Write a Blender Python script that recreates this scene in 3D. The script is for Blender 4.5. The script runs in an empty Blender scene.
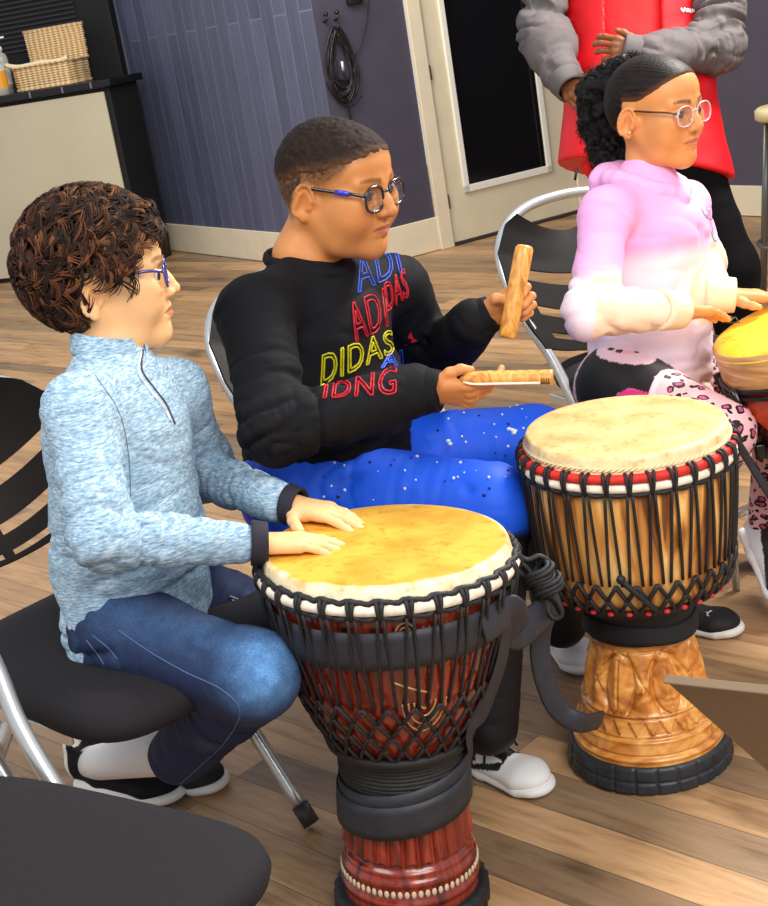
import bpy, bmesh, math, random
import numpy as np
from mathutils import Vector, Matrix
from mathutils.bvhtree import BVHTree
random.seed(7)
rng = np.random.default_rng(7)
PI = math.pi
scn = bpy.context.scene
COL = bpy.data.collections.new('scene_objects')
scn.collection.children.link(COL)

# ------------------------------------------------------------------ camera
TH, RO, HC, FP = math.radians(17.5), math.radians(9.5), 1.33, 1400.0
cF = np.array([0, math.cos(TH), -math.sin(TH)])
_u0 = np.array([0, math.sin(TH), math.cos(TH)])
_r0 = np.array([1.0, 0, 0])
cR = math.cos(RO)*_r0 - math.sin(RO)*_u0
cU = math.sin(RO)*_r0 + math.cos(RO)*_u0
cC = np.array([0, 0, HC])
def ray(x, y): return cF + (x-384)/FP*cR + (453-y)/FP*cU
def P(x, y, d): return cC + d*ray(x, y)              # survey point at depth d
def Z(x, y, z=0.0):                                  # survey point at height z
    v = ray(x, y); return cC + (z-HC)/v[2]*v
cam_d = bpy.data.cameras.new('camera')
cam = bpy.data.objects.new('camera', cam_d); COL.objects.link(cam)
cam_d.sensor_fit = 'VERTICAL'; cam_d.sensor_height = 36.0; cam_d.lens = FP/906*36.0
cam_d.clip_start = 0.05
m = Matrix(((cR[0], cU[0], -cF[0], cC[0]), (cR[1], cU[1], -cF[1], cC[1]), (cR[2], cU[2], -cF[2], cC[2]), (0, 0, 0, 1)))
cam.matrix_world = m
scn.camera = cam

# ------------------------------------------------------------------ colour / materials
def lin(c):
    c = np.asarray(c, float)/255.0
    return np.where(c <= 0.04045, c/12.92, ((c+0.055)/1.055)**2.4)
def L4(c): return tuple(lin(c)) + (1.0,)
class NT:
    def __init__(s, name):
        s.m = bpy.data.materials.new(name); s.m.use_nodes = True
        s.t = s.m.node_tree; s.b = s.t.nodes['Principled BSDF']
    def n(s, typ, **kw):
        nd = s.t.nodes.new(typ)
        for k, v in kw.items():
            if k.startswith('i_'):
                key = k[2:]
                key = int(key) if key.isdigit() else key.replace('_', ' ')
                nd.inputs[key].default_value = v
            else: setattr(nd, k, v)
        return nd
    def l(s, a, ai, b, bi): s.t.links.new(a.outputs[ai], b.inputs[bi])
    def coord(s, scale=(1, 1, 1), rot=(0, 0, 0), kind='Object'):
        tc = s.n('ShaderNodeTexCoord'); mp = s.n('ShaderNodeMapping')
        mp.inputs['Scale'].default_value = scale; mp.inputs['Rotation'].default_value = rot
        s.l(tc, kind, mp, 'Vector'); return mp
    def ramp(s, stops, interp='LINEAR'):
        r = s.n('ShaderNodeValToRGB'); r.color_ramp.interpolation = interp
        el = r.color_ramp.elements
        while len(el) < len(stops): el.new(0.5)
        for e, (p, c) in zip(el, stops): e.position = p; e.color = c
        return r
    def bump(s, src, out, strength=0.3, dist=0.002, prev=None):
        b = s.n('ShaderNodeBump'); b.inputs['Strength'].default_value = strength; b.inputs['Distance'].default_value = dist
        s.l(src, out, b, 'Height')
        if prev: s.l(prev, 'Normal', b, 'Normal')
        s.l(b, 'Normal', s.b, 'Normal'); return b
def mat(name, c, rough=0.5, metal=0.0, spec=0.5, var=0.0, vs=20.0, bump=0.0, bs=60.0, bd=0.001, sheen=0.0, coat=0.0):
    s = NT(name); b = s.b
    b.inputs['Base Color'].default_value = L4(c); b.inputs['Roughness'].default_value = rough
    b.inputs['Metallic'].default_value = metal; b.inputs['Specular IOR Level'].default_value = spec
    if sheen: b.inputs['Sheen Weight'].default_value = sheen
    if coat: b.inputs['Coat Weight'].default_value = coat; b.inputs['Coat Roughness'].default_value = 0.12
    mp = s.coord()
    if var:
        nz = s.n('ShaderNodeTexNoise'); nz.inputs['Scale'].default_value = vs; nz.inputs['Detail'].default_value = 4
        s.l(mp, 0, nz, 'Vector')
        cc = np.array(c, float)
        r = s.ramp([(0.3, L4(np.clip(cc*(1-var), 0, 255))), (0.7, L4(np.clip(cc*(1+var), 0, 255)))])
        s.l(nz, 0, r, 0); s.l(r, 0, b, 'Base Color')
    if bump:
        nz = s.n('ShaderNodeTexNoise'); nz.inputs['Scale'].default_value = bs; nz.inputs['Detail'].default_value = 3
        s.l(mp, 0, nz, 'Vector'); s.bump(nz, 0, bump, bd)
    return s.m
def vmat(name, rough=0.6, spec=0.4, bump=0.0, bs=200.0, bd=0.001, sss=0.0, sheen=0.0, scale=(1, 1, 1)):
    s = NT(name); b = s.b                           # base colour from the mesh's own colour attribute
    a = s.n('ShaderNodeAttribute', attribute_name='Col'); s.l(a, 'Color', b, 'Base Color')
    b.inputs['Roughness'].default_value = rough; b.inputs['Specular IOR Level'].default_value = spec
    if sss:
        b.inputs['Subsurface Weight'].default_value = sss
        b.inputs['Subsurface Radius'].default_value = (1.0, 0.35, 0.2); b.inputs['Subsurface Scale'].default_value = 0.006
    if sheen: b.inputs['Sheen Weight'].default_value = sheen
    if bump:
        mp = s.coord(scale); nz = s.n('ShaderNodeTexNoise'); nz.inputs['Scale'].default_value = bs; nz.inputs['Detail'].default_value = 3
        s.l(mp, 0, nz, 'Vector'); s.bump(nz, 0, bump, bd)
    return s.m

# ------------------------------------------------------------------ objects
def _set(o, label=None, cat=None, group=None, kind=None):
    if label: o['label'] = label
    if cat: o['category'] = cat
    if group: o['group'] = group
    if kind: o['kind'] = kind
    return o
def thing(name, label, cat, loc=(0, 0, 0), rz=0.0, group=None):
    o = bpy.data.objects.new(name, None); o.empty_display_size = 0.05
    COL.objects.link(o); o.location = tuple(loc); o.rotation_euler = (0, 0, rz)
    return _set(o, label, cat, group)
def mesh_obj(name, V, Fc, material=None, parent=None, smooth=True, cols=None, world=True, label=None):
    me = bpy.data.meshes.new(name)
    V = np.asarray(V, dtype=float)
    me.from_pydata([tuple(v) for v in V], [], [tuple(int(i) for i in f) for f in Fc])
    me.validate(clean_customdata=False)
    if cols is not None:
        a = me.color_attributes.new('Col', 'FLOAT_COLOR', 'POINT')
        c4 = np.ones((len(V), 4), np.float32); c4[:, :3] = cols
        a.data.foreach_set('color', c4.ravel())
    if smooth: me.polygons.foreach_set('use_smooth', [True]*len(me.polygons))
    me.update()
    o = bpy.data.objects.new(name, me); COL.objects.link(o)
    if material: me.materials.append(material)
    if parent:
        o.parent = parent
        if world: o.matrix_parent_inverse = mw(parent).inverted()
    if label: o['label'] = label
    return o
def mw(o):
    m = Matrix.LocRotScale(o.location, o.rotation_euler, o.scale)
    if o.parent: m = mw(o.parent) @ o.matrix_parent_inverse @ m
    return m
def nrm(v):
    v = np.asarray(v, float); return v/max(np.linalg.norm(v), 1e-12)
def catmull(pts, n=8, closed=False):
    pts = np.asarray(pts, float); N = len(pts); out = []
    rngi = range(N if closed else N-1)
    for i in rngi:
        p1, p2 = pts[i], pts[(i+1) % N]
        p0 = pts[(i-1) % N] if (closed or i > 0) else 2*p1-p2
        p3 = pts[(i+2) % N] if (closed or i+2 < N) else 2*p2-p1
        for k in range(n):
            t = k/n
            out.append(0.5*((2*p1)+(-p0+p2)*t+(2*p0-5*p1+4*p2-p3)*t*t+(-p0+3*p1-3*p2+p3)*t**3))
    if not closed: out.append(pts[-1])
    return np.array(out)
class MB:
    def __init__(s): s.V = []; s.F = []; s.n = 0; s.smooth = True; s.C = []
    def add(s, V, F, col=None):
        V = np.asarray(V, float).reshape(-1, 3)
        s.V.append(V); s.F += [tuple(i+s.n for i in f) for f in F]; s.n += len(V)
        if col is not None: s.C.append(np.tile(np.asarray(col, float), (len(V), 1)) if np.ndim(col) == 1 else col)
        return s
    def box(s, c, size, R=None, bev=0.0, col=None):
        bm = bmesh.new(); bmesh.ops.create_cube(bm, size=1.0)
        for v in bm.verts: v.co = Vector((v.co.x*size[0], v.co.y*size[1], v.co.z*size[2]))
        if bev: bmesh.ops.bevel(bm, geom=bm.edges[:], offset=bev, segments=2, affect='EDGES', profile=0.5)
        bm.verts.index_update()
        V = np.array([v.co for v in bm.verts]); F = [[v.index for v in f.verts] for f in bm.faces]; bm.free()
        if R is not None: V = V @ np.asarray(R).T
        return s.add(V+np.asarray(c, float), F, col)
    def tube(s, pts, r, sides=8, closed=False, cap=True, col=None, flat=None, up=None):
        pts = np.asarray(pts, float); N = len(pts)
        rr = np.full(N, r, float) if np.ndim(r) == 0 else np.asarray(r, float)
        T = np.empty_like(pts)
        if closed: T = np.roll(pts, -1, 0)-np.roll(pts, 1, 0)
        else:
            T[1:-1] = pts[2:]-pts[:-2]; T[0] = pts[1]-pts[0]; T[-1] = pts[-1]-pts[-2]
        T /= np.maximum(np.linalg.norm(T, axis=1, keepdims=True), 1e-9)
        a = np.asarray(up, float) if up is not None else (np.array([0, 0, 1.]) if abs(T[0][2]) < 0.9 else np.array([1., 0, 0]))
        V = np.empty((N, sides, 3)); ang = np.arange(sides)*2*PI/sides
        nv = nrm(np.cross(T[0], a))
        for i in range(N):
            if up is not None: nv = nrm(np.cross(T[i], a))
            else: nv = nrm(nv-T[i]*np.dot(nv, T[i]))
            b = np.cross(T[i], nv)
            fa, fb = (1, 1) if flat is None else flat
            V[i] = pts[i]+rr[i]*(np.outer(np.cos(ang)*fa, nv)+np.outer(np.sin(ang)*fb, b))
        F = []
        for i in range(N if closed else N-1):
            j = (i+1) % N
            for k in range(sides):
                l = (k+1) % sides
                F.append((i*sides+k, i*sides+l, j*sides+l, j*sides+k))
        if cap and not closed:
            F.append(tuple(range(sides))[::-1]); F.append(tuple((N-1)*sides+k for k in range(sides)))
        return s.add(V.reshape(-1, 3), F, col)
    def lathe(s, prof, seg=48, M=None, fn=None, cap0=False, cap1=False, col=None):
        n = len(prof); V = []
        th = np.arange(seg)*2*PI/seg
        for (r, z) in prof:
            rr = np.full(seg, r, float); zz = np.full(seg, z, float)
            if fn is not None: rr = fn(th, rr, zz)
            V.append(np.stack([rr*np.cos(th), rr*np.sin(th), zz], 1))
        V = np.concatenate(V); F = []
        for i in range(n-1):
            for k in range(seg):
                l = (k+1) % seg; F.append((i*seg+k, i*seg+l, (i+1)*seg+l, (i+1)*seg+k))
        if cap0: F.append(tuple(range(seg))[::-1])
        if cap1: F.append(tuple((n-1)*seg+k for k in range(seg)))
        if M is not None: V = V @ M[:3, :3].T+M[:3, 3]
        return s.add(V, F, col)
    def grid(s, G, closed_u=False, flip=False, col=None):          # G: (nu, nv, 3)
        nu, nv = G.shape[:2]; F = []
        for i in range(nu if closed_u else nu-1):
            for j in range(nv-1):
                a, b = i*nv+j, ((i+1) % nu)*nv+j
                q = (a, b, b+1, a+1); F.append(q[::-1] if flip else q)
        return s.add(G.reshape(-1, 3), F, col)
    def poly_prism(s, pts2, h, M, col=None):                     # outline in local xy, thickness h in z
        n = len(pts2); V = [(x, y, 0) for x, y in pts2]+[(x, y, h) for x, y in pts2]
        F = [tuple(range(n))[::-1], tuple(range(n, 2*n))]+[(i, (i+1) % n, n+(i+1) % n, n+i) for i in range(n)]
        V = np.array(V, float) @ M[:3, :3].T+M[:3, 3]
        return s.add(V, F, col)
    def ball(s, c, r, seg=12, R=None, col=None):
        r = np.ones(3)*r if np.ndim(r) == 0 else np.asarray(r, float)
        n2 = seg//2+1; V = []
        for i in range(n2):
            ph = PI*i/(n2-1)
            for k in range(seg):
                t = 2*PI*k/seg; V.append((math.sin(ph)*math.cos(t), math.sin(ph)*math.sin(t), math.cos(ph)))
        V = np.array(V)*r
        if R is not None: V = V @ np.asarray(R).T
        F = [(i*seg+k, (i+1)*seg+k, (i+1)*seg+(k+1) % seg, i*seg+(k+1) % seg) for i in range(n2-1) for k in range(seg)]
        return s.add(V+np.asarray(c, float), F, col)
    def build(s, name, material, parent=None, world=True, label=None, smooth=None):
        V = np.concatenate(s.V)
        o = mesh_obj(name, V, s.F, material, parent, s.smooth if smooth is None else smooth, np.concatenate(s.C) if s.C else None, world, label)
        return o
def sharp(o, ang=35):
    me = o.data; bm = bmesh.new(); bm.from_mesh(me)
    bmesh.ops.recalc_face_normals(bm, faces=bm.faces)
    for e in bm.edges:
        if len(e.link_faces) == 2 and e.calc_face_angle(0) > math.radians(ang): e.smooth = False
    bm.to_mesh(me); bm.free(); return o
def frameM(o, x, y=None, z=None):                                # 4x4 from origin and axes
    x = nrm(x)
    if z is not None: z = nrm(np.asarray(z, float)-x*np.dot(x, z)); y = np.cross(z, x)
    else: y = nrm(np.asarray(y, float)-x*np.dot(x, y)); z = np.cross(x, y)
    M = np.eye(4); M[:3, 0] = x; M[:3, 1] = y; M[:3, 2] = z; M[:3, 3] = o; return M
def frameZ(o, z):
    z = nrm(z); x = nrm(np.cross((0, 1, 0), z)) if abs(z[1]) < .9 else nrm(np.cross((1, 0, 0), z)); return frameM(o, x, z=z)
def eul(yaw=0, pitch=0, roll=0):                                 # degrees; x fwd, y left, z up; pitch + = nose down
    return np.array((Matrix.Rotation(math.radians(yaw), 3, 'Z') @ Matrix.Rotation(math.radians(pitch), 3, 'Y') @ Matrix.Rotation(math.radians(roll), 3, 'X')))
def TR(R, o, s=1.0):
    M = np.eye(4); M[:3, :3] = np.asarray(R)*s; M[:3, 3] = o; return M
def ap(M, p): return np.asarray(p, float) @ M[:3, :3].T+M[:3, 3]

# ------------------------------------------------------------------ value noise
_tab = rng.random((32, 32, 32)).astype(np.float32)
def vnoise(p):
    p = np.asarray(p, float); i = np.floor(p).astype(int); f = p-i; f = f*f*(3-2*f); i &= 31; j = (i+1) & 31
    x0, y0, z0, x1, y1, z1 = i[..., 0], i[..., 1], i[..., 2], j[..., 0], j[..., 1], j[..., 2]
    fx, fy, fz = f[..., 0], f[..., 1], f[..., 2]
    c00 = _tab[x0, y0, z0]*(1-fx)+_tab[x1, y0, z0]*fx; c10 = _tab[x0, y1, z0]*(1-fx)+_tab[x1, y1, z0]*fx
    c01 = _tab[x0, y0, z1]*(1-fx)+_tab[x1, y0, z1]*fx; c11 = _tab[x0, y1, z1]*(1-fx)+_tab[x1, y1, z1]*fx
    return ((c00*(1-fy)+c10*fy)*(1-fz)+(c01*(1-fy)+c11*fy)*fz)*2-1
def ss(x, a, b):
    t = np.clip((x-a)/(b-a), 0, 1); return t*t*(3-2*t)
def seg_d(p, a, b):
    a = np.asarray(a, float); b = np.asarray(b, float); ba = b-a
    t = np.clip(((p-a) @ ba)/max(ba @ ba, 1e-12), 0, 1)
    return np.linalg.norm(p-a-t[..., None]*ba, axis=-1), t

# ------------------------------------------------------------------ implicit surfaces
class SDF:
    def __init__(s, M=None, k=0.01): s.p = []; s.M = np.eye(4) if M is None else M; s.k = k
    @property
    def sc(s): return float(np.linalg.norm(s.M[:3, 0]))
    def _add(s, fn, pts, rad, op, k):
        pts = np.array(pts); rad = max(rad, 0)
        s.p.append((fn, pts.min(0)-rad, pts.max(0)+rad, op, k))
    def rc(s, a, b, ra, rb=None, op='u', k=None):                 # tapered capsule
        rb = ra if rb is None else rb; q = s.sc
        a = ap(s.M, a); b = ap(s.M, b); ra *= q; rb *= q; k = (s.k if k is None else k)*q
        def fn(p):
            d, t = seg_d(p, a, b); return d-(ra+(rb-ra)*t)
        s._add(fn, [a, b], max(ra, rb), op, k); return s
    def ell(s, c, r, R=None, op='u', k=None):                     # ellipsoid
        q = s.sc; c = ap(s.M, c); r = np.array(r, float)*q; k = (s.k if k is None else k)*q
        Rw = s.M[:3, :3]/q @ (np.eye(3) if R is None else np.asarray(R))
        def fn(p):
            l = (p-c) @ Rw; k0 = np.linalg.norm(l/r, axis=-1); k1 = np.linalg.norm(l/(r*r), axis=-1)
            return k0*(k0-1)/np.maximum(k1, 1e-9)
        s._add(fn, [c], r.max(), op, k); return s
    def tc(s, a, b, u, r0, r1, op='u', k=None):                   # capsule with elliptic section; u = wide axis, r=(ru, rv)
        q = s.sc; a = ap(s.M, a); b = ap(s.M, b); d = nrm(b-a); u = s.M[:3, :3]/q @ np.asarray(u, float)
        u = nrm(u-d*np.dot(u, d)); v = np.cross(d, u); r0 = np.array(r0, float)*q; r1 = np.array(r1, float)*q; k = (s.k if k is None else k)*q
        ba = b-a; L2 = ba @ ba
        def fn(p):
            w = p-a; t = np.clip((w @ ba)/L2, 0, 1); w = w-t[..., None]*ba
            ru = r0[0]+(r1[0]-r0[0])*t; rv = r0[1]+(r1[1]-r0[1])*t; rw = np.minimum(ru, rv)
            x, y, z = w @ u, w @ v, w @ d
            k0 = np.sqrt((x/ru)**2+(y/rv)**2+(z/rw)**2); k1 = np.sqrt((x/ru**2)**2+(y/rv**2)**2+(z/rw**2)**2)
            return k0*(k0-1)/np.maximum(k1, 1e-9)
        s._add(fn, [a, b], max(r0.max(), r1.max()), op, k); return s
    def groove(s, pts, depth, width):                              # positive depth cuts a soft crease, negative raises a fold
        q = s.sc; pts = [ap(s.M, p) for p in pts]; width *= q; depth *= q
        def fn(p):
            d = None
            for a, b in zip(pts[:-1], pts[1:]):
                e = seg_d(p, a, b)[0]; d = e if d is None else np.minimum(d, e)
            return depth*np.exp(-(d/width)**2)
        s._add(fn, pts, width*2.6, 'g', 0); return s
    def plane(s, o, n, k=0.002):                                   # keep the side where (p-o).n < 0
        q = s.sc; o = ap(s.M, o); n = nrm(s.M[:3, :3] @ np.asarray(n, float))
        s.p.append((lambda p: (p-o) @ n, None, None, 'i', k*q)); return s
    def fnop(s, fn, op='i', k=0.002):
        s.p.append((fn, None, None, op, k)); return s
    def value(s, pts):
        f = np.full(len(pts), 1.0)
        for fn, lo, hi, op, k in s.p: f = s._op(f, fn(pts), op, k)
        return f
    @staticmethod
    def _op(f, g, op, k):
        if op == 'u':
            h = np.maximum(k-np.abs(f-g), 0)/max(k, 1e-9); return np.minimum(f, g)-h*h*k*0.25
        if op == 's':
            g = -g; h = np.maximum(k-np.abs(f-g), 0)/max(k, 1e-9); return np.maximum(f, g)+h*h*k*0.25
        if op == 'i':
            h = np.maximum(k-np.abs(f-g), 0)/max(k, 1e-9); return np.maximum(f, g)+h*h*k*0.25
        return f+g
    def mesh(s, h, pad=None):
        q = [x for x in s.p if x[3] == 'u']
        pad = max(3*h, 0.012) if pad is None else pad
        lo = np.min([x[1] for x in q], 0)-pad-h; hi = np.max([x[2] for x in q], 0)+pad+h
        n = np.ceil((hi-lo)/h).astype(int)+1
        ax = [lo[i]+h*np.arange(n[i]) for i in range(3)]
        f = np.full(n, 0.1, np.float32)
        for fn, blo, bhi, op, k in s.p:
            if blo is None: sl = (slice(None),)*3
            else:
                m = (0 if op == 'g' else k)+4*h
                i0 = np.maximum(np.floor((blo-m-lo)/h).astype(int), 0); i1 = np.minimum(np.ceil((bhi+m-lo)/h).astype(int)+1, n)
                if np.any(i1 <= i0): continue
                sl = tuple(slice(a, b) for a, b in zip(i0, i1))
            g = np.stack(np.meshgrid(ax[0][sl[0]], ax[1][sl[1]], ax[2][sl[2]], indexing='ij'), -1)
            f[sl] = s._op(f[sl], np.minimum(fn(g), 0.1) if op == 'u' else fn(g), op, k)
        return surfnets(f, lo, h)
def surfnets(f, lo, h):
    n = np.array(f.shape); s = f < 0
    c = [(i, j, k) for i in (0, 1) for j in (0, 1) for k in (0, 1)]
    def sub(a, o): return a[o[0]:n[0]-1+o[0], o[1]:n[1]-1+o[1], o[2]:n[2]-1+o[2]]
    cnt = sum(sub(s, o).astype(np.int8) for o in c)
    act = (cnt > 0) & (cnt < 8)
    I = np.argwhere(act); N = len(I)
    idx = np.full(act.shape, -1, np.int64); idx[act] = np.arange(N)
    acc = np.zeros((N, 3)); w = np.zeros(N)
    for a in c:
        for axn in range(3):
            if a[axn]: continue
            b = list(a); b[axn] = 1
            fa = f[I[:, 0]+a[0], I[:, 1]+a[1], I[:, 2]+a[2]].astype(float); fb = f[I[:, 0]+b[0], I[:, 1]+b[1], I[:, 2]+b[2]].astype(float)
            mk = (fa < 0) != (fb < 0)
            t = fa[mk]/(fa[mk]-fb[mk]); p = np.tile(np.array(a, float), (mk.sum(), 1)); p[:, axn] = t
            acc[mk] += p; w[mk] += 1
    V = lo+h*(I+acc/w[:, None])
    F = []
    for axn in range(3):
        u, v = [(1, 2), (2, 0), (0, 1)][axn]
        sl0 = [slice(1, n[i]-1) for i in range(3)]; sl0[axn] = slice(0, n[axn]-1); sl1 = list(sl0); sl1[axn] = slice(1, n[axn])
        A, B = s[tuple(sl0)], s[tuple(sl1)]
        E = np.argwhere(A != B)
        if not len(E): continue
        G = E.copy(); G[:, u] += 1; G[:, v] += 1
        inside = A[tuple(E.T)]
        def ix(du, dv):
            q = G.copy(); q[:, u] -= du; q[:, v] -= dv; return idx[q[:, 0], q[:, 1], q[:, 2]]
        q = np.stack([ix(1, 1), ix(0, 1), ix(0, 0), ix(1, 0)], 1)
        q[~inside] = q[~inside][:, ::-1]
        F.append(q)
    return V, np.concatenate(F)
def relax(V, F, it=1, lam=0.5):
    E = np.concatenate([F[:, [0, 1]], F[:, [1, 2]], F[:, [2, 3]], F[:, [3, 0]]])
    deg = np.bincount(E.ravel(), minlength=len(V)).astype(float)
    for _ in range(it):
        S = np.zeros_like(V)
        for ax in range(3):
            S[:, ax] = np.bincount(E[:, 0], weights=V[E[:, 1], ax], minlength=len(V))+np.bincount(E[:, 1], weights=V[E[:, 0], ax], minlength=len(V))
        V = V+lam*(S/np.maximum(deg, 1)[:, None]-V)
    return V
def vnormals(V, F):
    n = np.cross(V[F[:, 2]]-V[F[:, 0]], V[F[:, 3]]-V[F[:, 1]]); N = np.zeros_like(V)
    for k in range(4):
        for ax in range(3): N[:, ax] += np.bincount(F[:, k], weights=n[:, ax], minlength=len(V))
    return N/np.maximum(np.linalg.norm(N, axis=1, keepdims=True), 1e-12)
def bvh_of(o):
    M = mw(o); return BVHTree.FromPolygons([M @ v.co for v in o.data.vertices], [tuple(p.vertices) for p in o.data.polygons])
# ------------------------------------------------------------------ people: heads, hands, shoes, spectacles
SKIN = vmat('skin', rough=0.48, spec=0.4, bump=0.08, bs=900, bd=0.0004, sss=0.12)
EYEM = vmat('eye_surface', rough=0.12, spec=0.6)
NAILC = 1.12
class Bag:                                                        # collects pieces of one continuous figure
    def __init__(s): s.V = []; s.F = []; s.C = []; s.n = 0
    def add(s, V, F, C):
        s.V.append(V); s.F.append(F+s.n); s.C.append(C); s.n += len(V)
    def build(s, name, material, parent):
        return mesh_obj(name, np.concatenate(s.V), np.concatenate(s.F), material, parent, True, np.concatenate(s.C))
def head_sdf(M, o):
    """o: dict with optional cheek, jaw, lip, nose, wide factors"""
    ch, jw, lp, ns = o.get('cheek', 1.0), o.get('jaw', 1.0), o.get('lip', 1.0), o.get('nose', 1.0)
    S = SDF(M, k=0.018)
    S.ell((-.014, 0, .030), (.093, .074, .078), k=.03)
    S.ell((-.045, 0, .004), (.056, .060, .058), k=.03)             # occiput
    S.ell((.036, 0, .040), (.050, .060, .046), k=.03)             # forehead
    S.ell((.028, 0, -.030), (.054, .054*min(ch, 1.08), .062), k=.03)
    for y in (-1, 1):
        S.rc((-.012, y*.049*jw, -.040), (.030, y*.036*jw, -.078), .020, .018*jw, k=.03)
        S.rc((.030, y*.036*jw, -.078), (.062, y*.010, -.094), .018*jw, .015, k=.03)
        S.ell((.050, y*.036*ch, -.034), (.030*ch, .025*ch, .030*ch), k=.025)
        S.ell((.058, y*.040, -.012), (.022, .020, .014), k=.02)
    S.ell((.062, 0, -.090), (.022, .024, .017), k=.02)            # chin
    S.ell((.064, 0, -.056), (.025, .028, .026), k=.02)            # muzzle
    for y in (-1, 1):
        S.ell((.095, y*.031, -.002), (.018, .019, .013), op='s', k=.018)
        S.rc((.083, y*.012, .020), (.070, y*.046, .018), .0075, .006, k=.014)
    S.rc((.083, 0, .010), (.093, 0, -.014), .0075, .0085*ns, k=.012)
    S.rc((.093, 0, -.014), (.1015+.002*(ns-1), 0, -.0285), .0085*ns, .0100*ns, k=.008)
    for y in (-1, 1):
        S.ell((.0915, y*.0120*ns, -.0325), (.010, .0075*ns, .0075), k=.006)
        S.ell((.0955, y*.0062*ns, -.0395), (.0045, .0032, .0035), op='s', k=.003)
    S.groove([(.092, 0, -.041), (.090, 0, -.048)], .0016, .003)   # philtrum
    for y in (-1, 1):                                             # lips
        S.rc((.0885, y*.005, -.0535), (.077, y*.021, -.0600), .0052*lp, .0028, k=.004)
        S.rc((.0872, 0, -.0650), (.0765, y*.019, -.0620), .0062*lp, .0026, k=.004)
        S.groove([(.096, 0, -.0592), (.091, y*.010, -.0588), (.080, y*.0235, -.0615)], .0030, .0019)
        S.groove([(.084, y*.020, -.030), (.076, y*.029, -.048)], .0008, .005)
    S.groove([(.082, -.012, -.0755), (.083, 0, -.0765), (.082, .012, -.0755)], .0022, .005)
    # eyelids
    for y in (-1, 1):
        c = np.array((.0715, y*.0310, -.0015))
        S.ell(c, (.0152, .0165, .0142), k=.004)
        S.ell(c+np.array((.0135, y*.0030, -.0008)), (.0125, .0158, .0066*o.get('open', 1.0)), op='s', k=.0012)
        S.groove([c+np.array((.012, -y*.012, .0075)), c+np.array((.0155, 0, .0100)), c+np.array((.009, y*.014, .0070))], .0012, .0016)
    # ears
    for y in (-1, 1):
        R = eul(y*-24, 0, 0) @ eul(0, 12, 0)
        e = np.array((-.016, y*.0785, -.013))
        S.rc((-.004, y*.064, -.012), (-.008, y*.072, -.011), .014, .010, k=.006)
        S.ell(e, (.0165, .0052, .0280), R=R, k=.005)
        ring = [e+R @ np.array((-.0165*math.cos(t)+.001, y*.0030, .0280*math.sin(t)+.001)) for t in np.linspace(-1.1, 3.0, 14)]
        for a, b in zip(ring[:-1], ring[1:]): S.rc(a, b, .0036, k=.002)
        S.ell(e+R @ np.array((.0005, y*.0075, .000)), (.0100, .0075, .0190), R=R, op='s', k=.003)
        S.ell(e+R @ np.array((.0125, y*.002, -.007)), (.0042, .0042, .0055), R=R, k=.003)
        S.rc(e+R @ np.array((-.0085, y*.0030, -.008)), e+R @ np.array((-.0060, y*.0030, .012)), .0026, k=.003)
        S.ell(e+R @ np.array((.006, y*.001, -.0245)), (.0085, .0050, .0085), R=R, k=.004)
    return S
def head(bag, M, sk, o, lipc, browc, h=.0019, neck=None, shade=None):
    S = head_sdf(M, o)
    q = S.sc
    if neck is not None:                                          # neck end point in world space
        Mi = np.linalg.inv(M); nl = ap(Mi, neck)
        nr = o.get('neck', .044)
        S.rc((-.026, 0, -.050), nl, nr, nr*1.1, k=.022)
    V, F = S.mesh(h*q)
    V = relax(V, F, 1, 0.4)
    L = ap(np.linalg.inv(M), V)
    C = np.tile(lin(sk), (len(V), 1))
    C *= (1+0.05*vnoise(L*60))[:, None]
    def mix(w, c):
        nonlocal C
        w = np.clip(w, 0, 1)[:, None]; C = C*(1-w)+np.asarray(c)*w
    sl = lin(sk)
    red = sl*np.array((1.0, .72, .66))
    for y in (-1, 1):
        mix(.35*np.exp(-np.sum(((L-(.070, y*.038, -.030))/(.03, .022, .018))**2, 1)), red)
        mix(.4*np.exp(-np.sum(((L-(-.012, y*.078, -.006))/(.012, .02, .02))**2, 1)), red)
    mix(.35*np.exp(-np.sum(((L-(.106, 0, -.028))/(.012, .014, .010))**2, 1)), red)
    # lips
    aL = np.abs(L[:, 1]); zc = -.0592-.0022*(aL/.022)**2
    top = .0085*np.sqrt(np.clip(1-(aL/.0235)**2, 0, 1))*(1-.18*np.exp(-(aL/.004)**2)); bot = .0095*np.sqrt(np.clip(1-(aL/.0225)**2, 0, 1))
    dz = L[:, 2]-zc
    w = (L[:, 0] > .068)*(aL < .0235)*ss(top-dz, 0, .0016)*ss(dz+bot, 0, .0020)
    mix(w*.85, lin(lipc))
    mix(w*np.exp(-(dz/.0012)**2)*.6, lin(lipc)*.35)
    # brows
    if browc is not None:
        for y in (-1, 1):
            yy = L[:, 1]*y; t = np.clip((yy-.012)/.038, 0, 1)
            zb = .0205+.0060*np.sin(t*2.2)-.004*t
            th = .0052*(1-.55*t)
            w = ss(yy, .009, .014)*(1-ss(yy, .046, .052))*np.exp(-((L[:, 2]-zb)/th)**4)*(L[:, 0] > .04)
            w = w*(.75+.35*vnoise(L*(300, 900, 300)))
            mix(w*o.get('brow', .85), lin(browc))
    for y in (-1, 1):                                            # lash line, nostril
        c = np.array((.0715, y*.0310, -.0015)); e = L-c
        el = np.sqrt((e[:, 1]/.0140)**2+((e[:, 2]+.0008)/.0070)**2)
        w = np.exp(-((el-1.05)/.20)**2)*(e[:, 0] > .000)*(e[:, 2] > -.001)
        mix(w*.9, lin((25, 15, 12)))
        mix(np.exp(-np.sum(((L-(.0955, y*.0062, -.0385))/(.005, .0035, .0035))**2, 1)), sl*.25)
    if shade is not None: C = shade(L, C)
    bag.add(V, F, C)
    return S
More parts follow.
